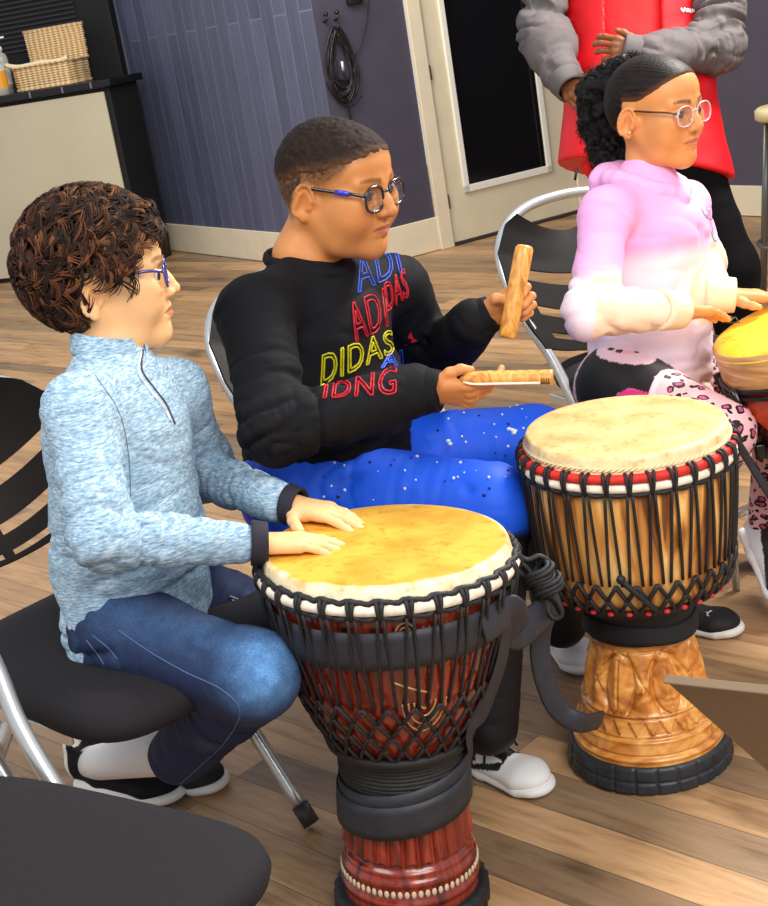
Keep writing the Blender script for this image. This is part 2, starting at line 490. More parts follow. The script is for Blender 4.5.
def eyes(parent, M, look=(1, 0, 0), iris=(60, 35, 20)):
    look = nrm(look)
    for y in (-1, 1):
        mb = MB(); c = np.array((.0715, y*.0310, -.0015)); seg = 24
        z = look; x = nrm(np.cross((0, 0, 1), z)); yv = np.cross(z, x); R = np.stack([x, yv, z], 1)
        V = []; C = []
        for i in range(17):
            ph = PI*(i/16)**1.5
            for k in range(seg):
                t = 2*PI*k/seg; V.append((math.sin(ph)*math.cos(t), math.sin(ph)*math.sin(t), math.cos(ph)))
                r = math.sin(ph) if ph < PI/2 else 1
                C.append(lin((8, 6, 6)) if r < .20 else lin(iris)*(1.0 if r < .48 else .6) if r < .55 else lin((226, 215, 205)))
        V = np.array(V)*.0140 @ R.T+c
        F = [(i*seg+k, (i+1)*seg+k, (i+1)*seg+(k+1) % seg, i*seg+(k+1) % seg) for i in range(16) for k in range(seg)]
        mb.add(ap(M, V), F, np.array(C)); mb.build('eye', EYEM, parent)
def glasses(parent, M, fm, lens_m, w=.0245, h=.0205, r=.0022, x=.0940, z=-.005, yc=.0325, tilt=0.0, temple_m=None, sq=2.6, rimless_low=False):
    g = MB(); root = None
    def rr(y, rad_w, rad_h, n=36):
        out = []
        for k in range(n):
            t = 2*PI*k/n; ct, st = math.cos(t), math.sin(t)
            py = rad_w*np.sign(ct)*abs(ct)**(2/sq); pz = rad_h*np.sign(st)*abs(st)**(2/sq)
            yy = y+py; out.append((x-.10*abs(yy)**1.35-.06*(pz), yy, z+pz))
        return np.array(out)
    for s in (-1, 1): g.tube(ap(M, rr(s*yc, w, h)), r*S_(M), 6, closed=True)
    br = catmull([(x-.003, -(yc-w)+.001, z+.006), (x+.0015, 0, z+.009), (x-.003, (yc-w)-.001, z+.006)], 5)
    g.tube(ap(M, br), r*1.05*S_(M), 6)
    root = g.build('spectacles', fm, parent)
    for s in (-1, 1):
        t = MB(); y0 = s*(yc+w)
        pts = catmull([(x-.10*abs(y0)**1.35-.001, y0*.99, z+h*.42), (x-.022, s*.0690, z+.013), (.045, s*.0745, z+.014), (.0, s*.0765, z+.015), (-.022, s*.0755, z+.012), (-.036, s*.0730, z-.006)], 6)
        t.tube(ap(M, pts), r*.95*S_(M), 6, flat=(.7, 1.35))
        t.build('temple', temple_m or fm, root)
        l = MB(); R = rr(s*yc, w*.97, h*.97); c = R.mean(0)+np.array((.0012, 0, 0))
        V = np.concatenate([[c], R, [c-np.array((.0012, 0, 0))], R-np.array((.0012, 0, 0))]); n = len(R)
        F = [(0, 1+k, 1+(k+1) % n) for k in range(n)]+[(n+1, n+2+(k+1) % n, n+2+k) for k in range(n)]+[(1+k, n+2+k, n+2+(k+1) % n, 1+(k+1) % n) for k in range(n)]
        l.add(ap(M, V), F); l.build('lens', lens_m, root)
    return root
def S_(M): return float(np.linalg.norm(M[:3, 0]))
LENS = NT('spectacle_lens'); _tr = LENS.n('ShaderNodeBsdfTransparent'); _gl = LENS.n('ShaderNodeBsdfGlossy'); _gl.inputs['Roughness'].default_value = .03
_mx = LENS.n('ShaderNodeMixShader'); _mx.inputs[0].default_value = .10; LENS.l(_tr, 0, _mx, 1); LENS.l(_gl, 0, _mx, 2)
LENS.l(_mx, 0, [n for n in LENS.t.nodes if n.type == 'OUTPUT_MATERIAL'][0], 'Surface'); LENS = LENS.m
def hand(bag, wrist, fwd, dorsal, side, sk, curl=None, spread=1.0, s=1.0, thumb=None, h=.0017, back=None, nails=True):
    """side=+1: thumb on the local +y side. curl: per finger (mcp, pip, dip) degrees"""
    z = nrm(dorsal); x = nrm(np.asarray(fwd, float)); y = np.cross(z, x)*side
    M = np.eye(4); M[:3, 0] = x; M[:3, 1] = y; M[:3, 2] = np.cross(x, y)*side if False else z-x*np.dot(x, z)
    M[:3, 2] = nrm(M[:3, 2]); M[:3, :3] *= s; M[:3, 3] = wrist
    S = SDF(M, k=.007)
    curl = curl or [(12, 14, 8)]*4
    fx = [.078, .081, .078, .070]; fy = [.0255, .0085, -.0085, -.0245]
    ln = [(.034, .021, .017), (.037, .024, .018), (.034, .022, .017), (.027, .017, .015)]; rr = [.0080, .0082, .0078, .0070]
    S.rc((-.045, 0, -.001), (.004, 0, 0), .0215, .0205, k=.012)
    tips = []
    for i in range(4):
        S.rc((.006, fy[i]*.55, .000), (fx[i], fy[i], .001), .0130, .0100, k=.009)
    S.tc((.020, 0, -.003), (.068, 0, -.002), (0, 1, 0), (.026, .0125), (.030, .0105), k=.010)
    S.ell((.026, .018, -.009), (.024, .014, .012), k=.010)        # thenar
    for i in range(4):
        p = np.array((fx[i], fy[i], .001)); a = 0.0; sp = math.radians((1.5-i)*3.2*spread)
        for j in range(3):
            a += math.radians(curl[i][j])
            d = np.array((math.cos(a)*math.cos(sp), math.cos(a)*math.sin(sp), -math.sin(a)))
            q = p+d*ln[i][j]; r0 = rr[i]*(1.06, .97, .90)[j]; r1 = rr[i]*(.98, .90, .78)[j]
            S.rc(p, q, r0, r1, k=.0022 if j == 0 else .004)
            if j == 0: S.rc(p-d*.008, p, r0, r0, k=.006)
            p = q
        tips.append((p, d, np.array((math.sin(a)*math.cos(sp), 0, math.cos(a))), rr[i]))
    th = thumb or [(.016, .022, -.006), (.042, .043, -.010), (.064, .050, -.012), (.082, .052, -.013)]
    for a, b, r0, r1 in zip(th[:-1], th[1:], (.0125, .0100, .0092), (.0105, .0092, .0072)): S.rc(a, b, r0, r1, k=.006)
    dth = nrm(np.array(th[3])-np.array(th[2])); tips.append((np.array(th[3]), dth, nrm(np.cross(np.cross(dth, (0, .35, 1)), dth)), .0085))
    if back is not None: S.rc(ap(np.linalg.inv(M), back), (-.03, 0, 0), .024, .0215, k=.012)
    V, F = S.mesh(h*s); V = relax(V, F, 1, .35)
    L = ap(np.linalg.inv(M), V)
    C = np.tile(lin(sk), (len(V), 1))*(1+.06*vnoise(L*90))[:, None]
    base = lin(sk)
    for (p, d, u, r) in tips:
        w = np.exp(-np.sum(((L-(p-d*.002+u*r*.75))/.0052)**2, 1)*1.0)
        nl = np.clip(base*np.array((1.25, 1.22, 1.25))+.03, 0, 1)
        if nails: w = ss(w, .30, .5)[:, None]*.75; C = C*(1-w)+nl*w
    pal = ss(-(L[:, 2]), .004, .012)[:, None]*.5; C = C*(1-pal)+np.clip(base*1.2+.03, 0, 1)*pal
    bag.add(V, F, C); return M
def garment(name, S, parent, material, colfn, h=.004, wr=0.0, wsc=(18, 18, 18), it=1, seed=0, wfn=None, folds=None):
    """folds: limb segments (a, b, radius, amplitude, joint_at) whose cloth gathers across the limb"""
    V, F = S.mesh(h)
    if folds:
        N = vnormals(V, F); D_ = []; T_ = []
        for a, b, r, amp, jt in folds:
            d, t = seg_d(V, a, b); D_.append(d/r); T_.append(t)
        near = np.argmin(np.array(D_), 0); out = np.zeros(len(V))
        wsum = np.zeros(len(V))
        for i, (a, b, r, amp, jt) in enumerate(folds):
            a = np.asarray(a, float); ax_ = nrm(np.asarray(b, float)-a); w = np.clip(2.2-D_[i], 0, 1)*np.exp(-np.maximum(D_[i]-np.min(D_, 0), 0)*6)
            al = ((V-a) @ ax_)[:, None]*ax_; q = al*30+(V-al)*9+seed+i*3.3
            wob = vnoise(q*.35+5)[:, None]*1.2; q = q+wob
            n1 = .35-1.9*np.clip(1-np.abs(vnoise(q))*2.2, 0, 1)**2; n2 = .3-1.6*np.clip(1-np.abs(vnoise(q*1.7+7))*2.4, 0, 1)**2; n3 = vnoise(q*.5+3)
            env = .25+.75*np.exp(-((T_[i]-jt)/.33)**2)
            out += w*amp*env*(n1*.8+n2*.35+n3*1.3); wsum += w
        V = V+N*(out/np.maximum(wsum, 1e-6)*np.minimum(wsum, 1))[:, None]
    if wr:
        N = vnormals(V, F)
        a = vnoise(V*wsc+seed); b = vnoise(V*np.array(wsc)*2.1+seed+9)
        d = (1-2*np.abs(a))*.7+(1-2*np.abs(b))*.3
        V = V+N*(wr*d*(wfn(V) if wfn else 1))[:, None]
    V = relax(V, F, it, .4)
    C = colfn(V, vnormals(V, F)) if colfn else None
    return mesh_obj(name, V, F, material, parent, True, C)
def const_col(c, var=.04, sc=60):
    c = lin(c)
    return lambda V, N: np.clip(np.tile(c, (len(V), 1))*(1+var*vnoise(V*sc))[:, None], 0, 1)
def shoe(parent, heel, toe, L, upper_m, sole_m, up=(0, 0, 1), ankle=(.045, .085), width=.040, high=False, lace_m=None, colfn=None, name='shoe', toe_cap=False, slip=False):
    """heel and toe: floor points; builds upper, sole, laces as children"""
    x = nrm(np.asarray(toe)-np.asarray(heel)); M = frameM(heel, x, z=up); q = L/.24; M[:3, :3] *= q
    S = SDF(M, k=.02)
    S.tc((.030, 0, .040), (.085, 0, .040), (0, 1, 0), (.030, .030), (.033, .030))
    S.tc((.085, 0, .034), (.190, 0, .030), (0, 1, 0), (.036, .030), (.042, .022))
    S.ell((.198, .002, .030), (.042, .040, .024))
    S.rc((.035, 0, .060), (.030, 0, ankle[1]), .030, .028)
    S.rc((.080, 0, .066), (.140, 0, .046), .026, .018)
    if not slip: S.ell((.105, 0, .078), (.020, .020, .010), k=.015)
    S.ell((.045, 0, ankle[1]+.022), (.030, .0235, .032), op='s', k=.005)
    S.plane((0, 0, .014), (0, 0, -1), .003)
    u = garment('upper', S, parent, upper_m, colfn and (lambda V, N: colfn(ap(np.linalg.inv(M), V))), h=.0032*q)
    u.name = name
    T = SDF(M, k=.012)
    T.tc((.034, 0, .014), (.100, 0, .014), (0, 1, 0), (.036, .017), (.038, .016))
    T.tc((.100, 0, .014), (.195, .002, .014), (0, 1, 0), (.038, .016), (.046, .016))
    T.ell((.205, .002, .016), (.044, .043, .018))
    T.plane((0, 0, .0), (0, 0, -1), .002); T.plane((0, 0, .026), (0, 0, 1), .003)
    so = garment('sole', T, u, sole_m, None, h=.0032*q)
    if lace_m:
        lb = MB()
        for i in range(5):
            xx = .100+.016*i; zz = .094-.0125*i
            for sg in (1, -1):
                pts = [ap(M, (xx+sg*.005, -.020, zz-.010)), ap(M, (xx, 0, zz-.001+.0015*sg)), ap(M, (xx-sg*.005, .020, zz-.010))]
                lb.tube(catmull(pts, 4), .0028*q, 6)
        for sg in (1, -1):
            lb.tube(ap(M, catmull([(.095, 0, .096), (.100, sg*.025, .108), (.118, sg*.042, .096), (.108, sg*.030, .088), (.096, 0, .096)], 6)), .0026*q, 6)
            lb.tube(ap(M, catmull([(.095, 0, .096), (.11, sg*.018, .095), (.128, sg*.036, .070), (.132, sg*.044, .050)], 5)), .0026*q, 6)
        lb.build('lace', lace_m, u)
    return u, M
# ------------------------------------------------------------------ the room
K0 = np.array([.012, 7.507]); dB = nrm([.88, .475]); dA = np.array([-.515, .857]); dC = np.array([.5, -.866])
def floor_mat():
    s = NT('plank_floor'); b = s.b
    mp = s.coord(rot=(0, 0, math.radians(45.5)))
    mp.inputs['Location'].default_value = (.37, -.022, 0)
    def brick(c1, c2, mort, msz):
        k = s.n('ShaderNodeTexBrick', offset=.37, offset_frequency=2)
        k.inputs['Color1'].default_value = c1; k.inputs['Color2'].default_value = c2; k.inputs['Mortar'].default_value = mort
        k.inputs['Scale'].default_value = 1; k.inputs['Brick Width'].default_value = 1.15; k.inputs['Row Height'].default_value = .0975
        k.inputs['Mortar Size'].default_value = msz; k.inputs['Mortar Smooth'].default_value = .2
        s.l(mp, 0, k, 'Vector'); return k
    k = brick((0, 0, 0, 1), (1, 1, 1, 1), (.5, .5, .5, 1), 0.0)
    k2 = brick((1, 1, 1, 1), (1, 1, 1, 1), (0, 0, 0, 1), 0.0011)
    tint = s.ramp([(0.0, L4((200, 160, 116))), (.25, L4((176, 138, 98))), (.45, L4((142, 120, 94))), (.62, L4((190, 150, 106))), (.8, L4((158, 124, 90))), (1, L4((128, 106, 82)))])
    s.l(k, 'Color', tint, 0)
    # grain stretched along the plank, shifted per plank
    mul = s.n('ShaderNodeVectorMath', operation='MULTIPLY'); mul.inputs[1].default_value = (5.3, 9.1, 3.7); s.l(k, 'Color', mul, 0)
    add = s.n('ShaderNodeVectorMath', operation='ADD'); s.l(mp, 0, add, 0); s.l(mul, 0, add, 1)
    m2 = s.n('ShaderNodeMapping'); m2.inputs['Scale'].default_value = (2.2, 22, 1); s.l(add, 0, m2, 0)
    n1 = s.n('ShaderNodeTexNoise'); n1.inputs['Scale'].default_value = 1.6; n1.inputs['Detail'].default_value = 9; n1.inputs['Roughness'].default_value = .68; n1.inputs['Distortion'].default_value = .6
    s.l(m2, 0, n1, 0)
    g = s.ramp([(.30, (.40, .36, .32, 1)), (.45, (.82, .79, .76, 1)), (.60, (1, 1, 1, 1)), (.75, (1.12, 1.1, 1.06, 1))]); s.l(n1, 0, g, 0)
    mx = s.n('ShaderNodeMix', data_type='RGBA', blend_type='MULTIPLY'); mx.inputs[0].default_value = 1
    s.l(tint, 0, mx, 6); s.l(g, 0, mx, 7)
    m3 = s.n('ShaderNodeMapping'); m3.inputs['Scale'].default_value = (3.5, 9, 1); s.l(add, 0, m3, 0)
    n2 = s.n('ShaderNodeTexNoise'); n2.inputs['Scale'].default_value = 1.0; n2.inputs['Detail'].default_value = 5; s.l(m3, 0, n2, 0)
    kn = s.ramp([(.28, (.42, .38, .36, 1)), (.40, (1, 1, 1, 1))]); s.l(n2, 0, kn, 0)
    mx2 = s.n('ShaderNodeMix', data_type='RGBA', blend_type='MULTIPLY'); mx2.inputs[0].default_value = .8
    s.l(mx, 2, mx2, 6); s.l(kn, 0, mx2, 7)
    mx3 = s.n('ShaderNodeMix', data_type='RGBA', blend_type='MULTIPLY'); mx3.inputs[0].default_value = .55
    s.l(mx2, 2, mx3, 6); s.l(k2, 'Color', mx3, 7)
    s.l(mx3, 2, b, 'Base Color')
    b.inputs['Roughness'].default_value = .42; b.inputs['Specular IOR Level'].default_value = .45
    bp = s.bump(n1, 0, .18, .002); s.bump(k2, 'Color', .5, .001, bp)
    return s.m
o = mesh_obj('floor', [(-6, -1.5, 0), (6, -1.5, 0), (6, 12, 0), (-6, 12, 0)], [(0, 1, 2, 3)], floor_mat(), smooth=False); o['kind'] = 'structure'
def board_mat(name, c, seam, width, seamw=.004):
    s = NT(name); b = s.b
    mp = s.coord(rot=(0, 0, 0))
    k = s.n('ShaderNodeTexBrick', offset=.43, offset_frequency=2)
    for nm, v in (('Color1', (.80, .80, .80, 1)), ('Color2', (1.15, 1.15, 1.15, 1)), ('Mortar', (1, 1, 1, 1))): k.inputs[nm].default_value = v
    k.inputs['Scale'].default_value = 1; k.inputs['Brick Width'].default_value = 2.4; k.inputs['Row Height'].default_value = width
    k.inputs['Mortar Size'].default_value = seamw; k.inputs['Mortar Smooth'].default_value = 1
    rot = s.n('ShaderNodeMapping'); rot.inputs['Rotation'].default_value = (0, math.radians(90), math.radians(0)); 
    # local x of the wall object runs along it, local z is up: boards run vertically
    sx = s.n('ShaderNodeSeparateXYZ'); cx = s.n('ShaderNodeCombineXYZ'); s.l(mp, 0, sx, 0); s.l(sx, 'Z', cx, 'X'); s.l(sx, 'X', cx, 'Y')
    s.l(cx, 0, k, 'Vector')
    n = s.n('ShaderNodeTexNoise'); n.inputs['Scale'].default_value = 1; n.inputs['Detail'].default_value = 5
    m2 = s.n('ShaderNodeMapping'); m2.inputs['Scale'].default_value = (2.5, 26, 1); s.l(cx, 0, m2, 0); s.l(m2, 0, n, 0)
    r = s.ramp([(.3, (.82, .82, .82, 1)), (.7, (1.12, 1.12, 1.12, 1))]); s.l(n, 0, r, 0)
    a = s.n('ShaderNodeMix', data_type='RGBA', blend_type='MULTIPLY'); a.inputs[0].default_value = 1; a.inputs[6].default_value = L4(c); s.l(k, 'Color', a, 7)
    a2 = s.n('ShaderNodeMix', data_type='RGBA', blend_type='MULTIPLY'); a2.inputs[0].default_value = 1; s.l(a, 2, a2, 6); s.l(r, 0, a2, 7)
    a3 = s.n('ShaderNodeMix', data_type='RGBA'); s.l(k, 'Fac', a3, 0); s.l(a2, 2, a3, 6); a3.inputs[7].default_value = L4(seam)
    s.l(a3, 2, b, 'Base Color'); b.inputs['Roughness'].default_value = .5
    return s.m
def wall(name, o, d, s0, s1, z1, material, th=.12, side=1):
    t = bpy.data.objects.new(name, None); COL.objects.link(t)
    R = np.array([[d[0], -d[1], 0], [d[1], d[0], 0], [0, 0, 1]])
    mb = MB(); mb.smooth = False
    y0, y1 = (0, th) if side > 0 else (-th, 0)
    mb.box(((s0+s1)/2, (y0+y1)/2, z1/2), (s1-s0, th, z1))
    bpy.data.objects.remove(t)
    w = mb.build(name, material, None); w.location = (o[0], o[1], 0); w.rotation_euler = (0, 0, math.atan2(d[1], d[0])); w['kind'] = 'structure'
    return w
WALL_H = 2.8
wmA = board_mat('slate_blue_boards', (82, 86, 112), (112, 116, 140), .135, .006)
wmB = mat('dark_slate_paint', (68, 65, 82), .55, var=.05, vs=6, bump=.15, bs=40)
wmC = mat('slate_paint', (76, 71, 86), .6, var=.03, vs=5)
wall('wall_left', K0, dA, 0.0, 6.0, WALL_H, wmA, side=-1)
wall('wall_back', K0, dB, 0, .545, WALL_H, wmB)
wall('wall_back', K0, dB, 1.60, 1.77, WALL_H, wmB)
cs = K0+dB*1.65
wall('wall_right', cs, dC, 0, 5.0, WALL_H, wmC)
trim_m = mat('cream_paint', (226, 214, 188), .4, var=.02, vs=8)
def strip(name, o, d, s0, s1, z0, z1, t0, t1, material=None, parent=None, sgn=1, bev=.004):
    """t measured into the room from the wall face (sgn picks the room side)"""
    nn = np.array([d[1], -d[0]])*sgn; R = np.array([[d[0], -nn[0] if False else nn[0], 0], [d[1], nn[1], 0], [0, 0, 1]])
    c = np.append(o+d*(s0+s1)/2+nn*(t0+t1)/2, (z0+z1)/2)
    mb = MB(); mb.smooth = False; mb.box(c, (s1-s0, abs(t1-t0), z1-z0), R, bev)
    return mb.build(name, material or trim_m, parent)
for nm, o_, d_, a, b_, sg in (('baseboard_left', K0, dA, 0, 6, -1), ('baseboard_back', K0, dB, 0, .60, 1), ('baseboard_right', cs, dC, 0, 5, 1)):
    x = strip(nm, o_, d_, a, b_, 0.003, .185 if nm != 'baseboard_right' else .160, .001, .016, sgn=sg); x['kind'] = 'structure'
# door with a dark glass pane
dt = thing('door_1', None, None); dt.location = tuple(np.append(K0+dB*.64, 0)); dt['kind'] = 'structure'
fr = strip('door_frame', K0, dB, .548, .632, 0, 2.14, .0, .028, parent=dt)
strip('door_frame', K0, dB, 1.54, 1.625, 0, 2.14, .0, .028, parent=dt)
strip('door_frame', K0, dB, .548, 1.625, 2.06, 2.14, .0, .028, parent=dt)
strip('door_stop', K0, dB, .632, .640, 0, 2.06, -.05, .020, parent=dt)
door_m = mat('cream_door_paint', (222, 212, 184), .38, var=.02, vs=6)
dl = MB(); dl.smooth = False
for a, b_, z0, z1 in ((.642, .775, .02, 2.05), (1.352, 1.536, .02, 2.05), (.775, 1.352, .02, .30), (.775, 1.352, 1.95, 2.05)):
    R = np.array([[dB[0], dB[1], 0], [dB[1], -dB[0], 0], [0, 0, 1]])
    dl.box(np.append(K0+dB*(a+b_)/2+np.array([dB[1], -dB[0]])*-.015, (z0+z1)/2), (b_-a, .044, z1-z0), R)
leaf = dl.build('door_leaf', door_m, dt)
gl = NT('dark_glass'); gl.b.inputs['Base Color'].default_value = (.004, .004, .005, 1); gl.b.inputs['Roughness'].default_value = .12; gl.b.inputs['Specular IOR Level'].default_value = .25
strip('door_glass', K0, dB, .775, 1.352, .30, 1.95, -.030, -.010, gl.m, parent=leaf, bev=0)
for a, b_, z0, z1 in ((.755, .790, .275, 1.97), (1.337, 1.372, .275, 1.97), (.755, 1.372, .275, .315), (.755, 1.372, 1.935, 1.97)):
    strip('glass_bead', K0, dB, a, b_, z0, z1, .006, .022, mat('white_bead', (240, 238, 228), .3) if 'white_bead' not in bpy.data.materials else bpy.data.materials['white_bead'], parent=leaf)
hg = mat('hinge_metal', (120, 105, 80), .4, .8)
for z in (.95, .25, 1.8): strip('hinge', K0, dB, .630, .645, z-.04, z+.04, .010, .026, hg, parent=dt)
th_ = strip('threshold', K0, dB, .64, 1.54, 0, .012, -.06, .02, mat('threshold_metal', (60, 48, 38), .5, .3), parent=dt)
kb = MB(); kc = np.append(K0+dB*1.47+np.array([dB[1], -dB[0]])*.02, 1.0); kd = np.array([dB[1], -dB[0], 0])
kb.tube([kc-kd*.02, kc+kd*.03], .012, 10); kb.ball(kc+kd*.05, .028, 14); kb.tube([kc-kd*.015, kc-kd*.008], .034, 16)
kb.build('door_knob', hg, leaf)
# black cable bundle on the back wall
nB = np.array([dB[1], -dB[0], 0])
def onB(s, z, t=.02): return np.append(K0+dB*s, z)+nB*t
blk = mat('black_rubber', (14, 14, 15), .45)
ct = thing('cable_bundle', 'black coiled cables hanging from hooks on the dark wall beside the door', 'cable', onB(.08, .88, .004))
for s_ in (.055, .12):
    hk = MB(); hk.tube([onB(s_, 1.30, .0), onB(s_, 1.30, .030), onB(s_, 1.325, .034)], .006, 8); hk.ball(onB(s_, 1.335, .034), .013, 10); hk.build('hook', mat('hook_plastic', (20, 20, 22), .3) if 'hook_plastic' not in bpy.data.materials else bpy.data.materials['hook_plastic'], ct)
r_ = random.Random(3)
for i in range(15):
    w_ = .055+.05*r_.random(); zt = 1.27-.04*r_.random(); zb = 1.00-.12*r_.random(); sx = .10+.03*(r_.random()-.5); n_ = 14
    pts = [onB(sx+w_*math.sin(t)*(1-.45*math.cos(t))*.8, (zt+zb)/2+(zt-zb)/2*math.cos(t), .018+.02*r_.random()) for t in np.linspace(0, 2*PI, n_, endpoint=False)]
    c = MB(); c.tube(catmull(pts, 4, True), .0045+.002*(i % 3 == 0), 6, closed=True); c.build('cable', blk, ct)
c = MB(); c.tube(catmull([onB(.11, 1.05), onB(.115, .95), onB(.108, .86), onB(.112, .70)], 5), .006, 6)
c.tube(catmull([onB(.06, 1.0, .03), onB(-.03+.04, 1.02, .03), onB(-.02+.02, .98, .03), onB(.06, .88, .03), onB(.12, .86, .03), onB(.19, .90, .03)], 5), .004, 6); c.build('cable', blk, ct)
c = MB(); c.box(onB(.095, 1.07, .05), (.012, .006, .045), np.array([[dB[0], nB[0], 0], [dB[1], nB[1], 0], [0, 0, 1]])); c.build('cable_tag', mat('tag_white', (220, 220, 220), .5), ct)
wt = MB(); wt.tube(catmull([onB(.36, 1.62, .010), onB(.345, 1.45, .010), onB(.30, 1.28, .012), onB(.22, 1.13, .016), onB(.17, 1.10, .02)], 6), .0035, 6)
_set(wt.build('wall_wire', blk), 'thin black wire running down the dark wall to the hanging cables', 'wire')
ab = MB(); ab.box(onB(.245, 1.385, .016), (.085, .03, .05), np.array([[dB[0], nB[0], 0], [dB[1], nB[1], 0], [0, 0, 1]]), .004)
_set(ab.build('power_adapter', blk), 'small black power adapter fixed on the dark wall above the cables', 'adapter')

# cream fronted cabinet, black unit behind, things on top
cd = nrm([.94, -.34]); cn = np.array([cd[1], -cd[0]]); cO = np.array([-2.258, 9.251])-nrm([.94, -.34])*.0
def box_on(name, s0, s1, t0, t1, z0, z1, m_, parent, bev=.006):
    c = np.append(cO+cd*(s0+s1)/2+cn*(t0+t1)/2, (z0+z1)/2); R = np.array([[cd[0], cn[0], 0], [cd[1], cn[1], 0], [0, 0, 1]])
    mb = MB(); mb.smooth = False; mb.box(c, (s1-s0, t1-t0, z1-z0), R, bev); return mb.build(name, m_, parent)
bk = mat('black_gloss', (10, 10, 11), .22); bkm = mat('black_matt', (9, 9, 10), .7)
ctn = thing('cabinet', 'low cabinet with cream front, black side and black top under a wicker basket', 'cabinet', np.append(cO+cd*.3, 0))
box_on('body', -.6, 1.02, -.40, -.02, 0.0, 1.13, bkm, ctn)
box_on('front_panel', -.6, .985, -.02, .0,   .03, 1.105, mat('cream_laminate', (196, 188, 162), .35, var=.03, vs=2), ctn)
box_on('top', -.6, 1.06, -.42, .03, 1.13, 1.175, bk, ctn)
for a in (.50, .73, .93): box_on('hinge_cap', a-.006, a+.006, .03, .036, 1.135, 1.17, mat('steel_cap', (150, 150, 150), .3, .9) if 'steel_cap' not in bpy.data.materials else bpy.data.materials['steel_cap'], ctn, 0)
tu = thing('shutter', 'tall black shutter with ribbed louvres behind the cream cabinet', 'shutter', np.append(cO+cd*.3+cn*-.62, 0))
box_on('shutter_panel', -.7, .84, -.66, -.58, 0, 2.3, bkm, tu)
for i in range(18): box_on('louvre', -.6, .60, -.58, -.565, 1.42+.03*i, 1.432+.03*i, mat('louvre_black', (38, 38, 40), .35) if 'louvre_black' not in bpy.data.materials else bpy.data.materials['louvre_black'], tu, .002)
# basket
wk = NT('wicker'); mp = wk.coord(scale=(1, 1, 1)); wv = wk.n('ShaderNodeTexWave', wave_type='BANDS', bands_direction='X'); wv.inputs['Scale'].default_value = 9; wv.inputs['Distortion'].default_value = 2.5; wv.inputs['Detail'].default_value = 3
wk.l(mp, 0, wv, 0); rr_ = wk.ramp([(.2, L4((222, 176, 118))), (.8, L4((246, 222, 174)))]); wk.l(wv, 0, rr_, 0); wk.l(rr_, 0, wk.b, 'Base Color')
w2 = wk.n('ShaderNodeTexWave', wave_type='BANDS', bands_direction='Z'); w2.inputs['Scale'].default_value = 22; wk.l(mp, 0, w2, 0); wk.bump(w2, 0, .8, .008); wk = wk.m
bt = thing('wicker_basket', 'pale wicker basket with hinged lid on the black cabinet top', 'basket', np.append(cO+cd*.55+cn*-.22, 1.176))
def wbox(name, s0, s1, t0, t1, z0, z1, taper, m_, parent, open_top=False):
    nz, nu = 9, 40; G = []
    for k in range(nu):
        t = 2*PI*k/nu; ct, st = math.cos(t), math.sin(t); x = np.sign(ct)*abs(ct)**.28; y = np.sign(st)*abs(st)**.28; row = []
        for j in range(nz):
            f = j/(nz-1); sc = 1+taper*f; wob = .004*math.sin(k*2.3+j*3.1)
            p = cO+cd*((s0+s1)/2+x*((s1-s0)/2*sc+wob))+cn*((t0+t1)/2+y*((t1-t0)/2*sc+wob)); row.append((p[0], p[1], z0+(z1-z0)*f))
        G.append(row)
    G = np.array(G); mb = MB(); mb.grid(G, closed_u=True, flip=True)
    n = mb.n; F = [tuple(k*nz for k in range(nu))]
    if not open_top: F.append(tuple(k*nz+nz-1 for k in range(nu))[::-1])
    mb.F += F
    rim = G[:, -1]; mb.tube(rim, .010, 6, closed=True); mb.tube(G[:, 0], .008, 6, closed=True)
    return mb.build(name, m_, parent)
wbox('basket_body', .33, .74, -.38, -.08, 1.185, 1.32, .02, wk, bt)
lid = wbox('basket_lid', .31, .72, -.41, -.37, 1.325, 1.53, .03, wk, bt)
lb_ = MB(); lb_.tube(catmull([np.append(cO+cd*s_+cn*-.085, z_) for s_, z_ in ((.30, 1.35), (.40, 1.327), (.55, 1.333), (.66, 1.327), (.745, 1.335))], 5), .014, 8)
lb_.build('fabric_liner', mat('liner', (244, 226, 190), .8), bt)
def bottle(name, s_, t_, r, h, body, label, pump, lab):
    q = np.append(cO+cd*s_+cn*t_, 1.176); M = TR(np.eye(3), q)
    t = thing(name, lab, 'bottle', q)
    mb = MB(); mb.lathe([(0, 0), (r, 0), (r, h*.72), (r*.85, h*.80), (r*.4, h*.86), (r*.4, h*.9), (0, h*.9)], 20, M); mb.build('bottle_body', body, t)
    if label is not None: mb = MB(); mb.lathe([(r*1.02, h*.18), (r*1.02, h*.62)], 20, M); mb.build('bottle_label', label, t)
    if pump is not None:
        mb = MB(); mb.lathe([(0, h*.88), (r*.5, h*.88), (r*.5, h*.97), (r*.15, h*.98), (r*.15, h*1.12), (r*.3, h*1.12), (r*.3, h*1.17), (0, h*1.17)], 14, M)
        mb.box(q+np.array((.02, 0, h*1.15)), (.06, .014, .012), None, .003); mb.build('pump', pump, t)
whp = mat('white_plastic', (235, 235, 238), .3)
bottle('soap_bottle', .21, -.20, .042, .30, mat('clear_plastic', (170, 172, 172), .15), mat('grey_label', (200, 202, 205), .5), whp, 'white pump soap bottle behind the others at the left of the wicker basket')
bottle('sanitizer_bottle', .27, -.03, .050, .235, mat('frosted_plastic', (205, 205, 200), .2), mat('orange_label', (232, 158, 40), .4), whp, 'squat bottle with an orange label touching the wicker basket')
bottle('gel_bottle', .16, -.04, .048, .26, mat('gel_plastic', (150, 152, 150), .12), None, None, 'clear grey bottle at the far left edge of the cabinet top')
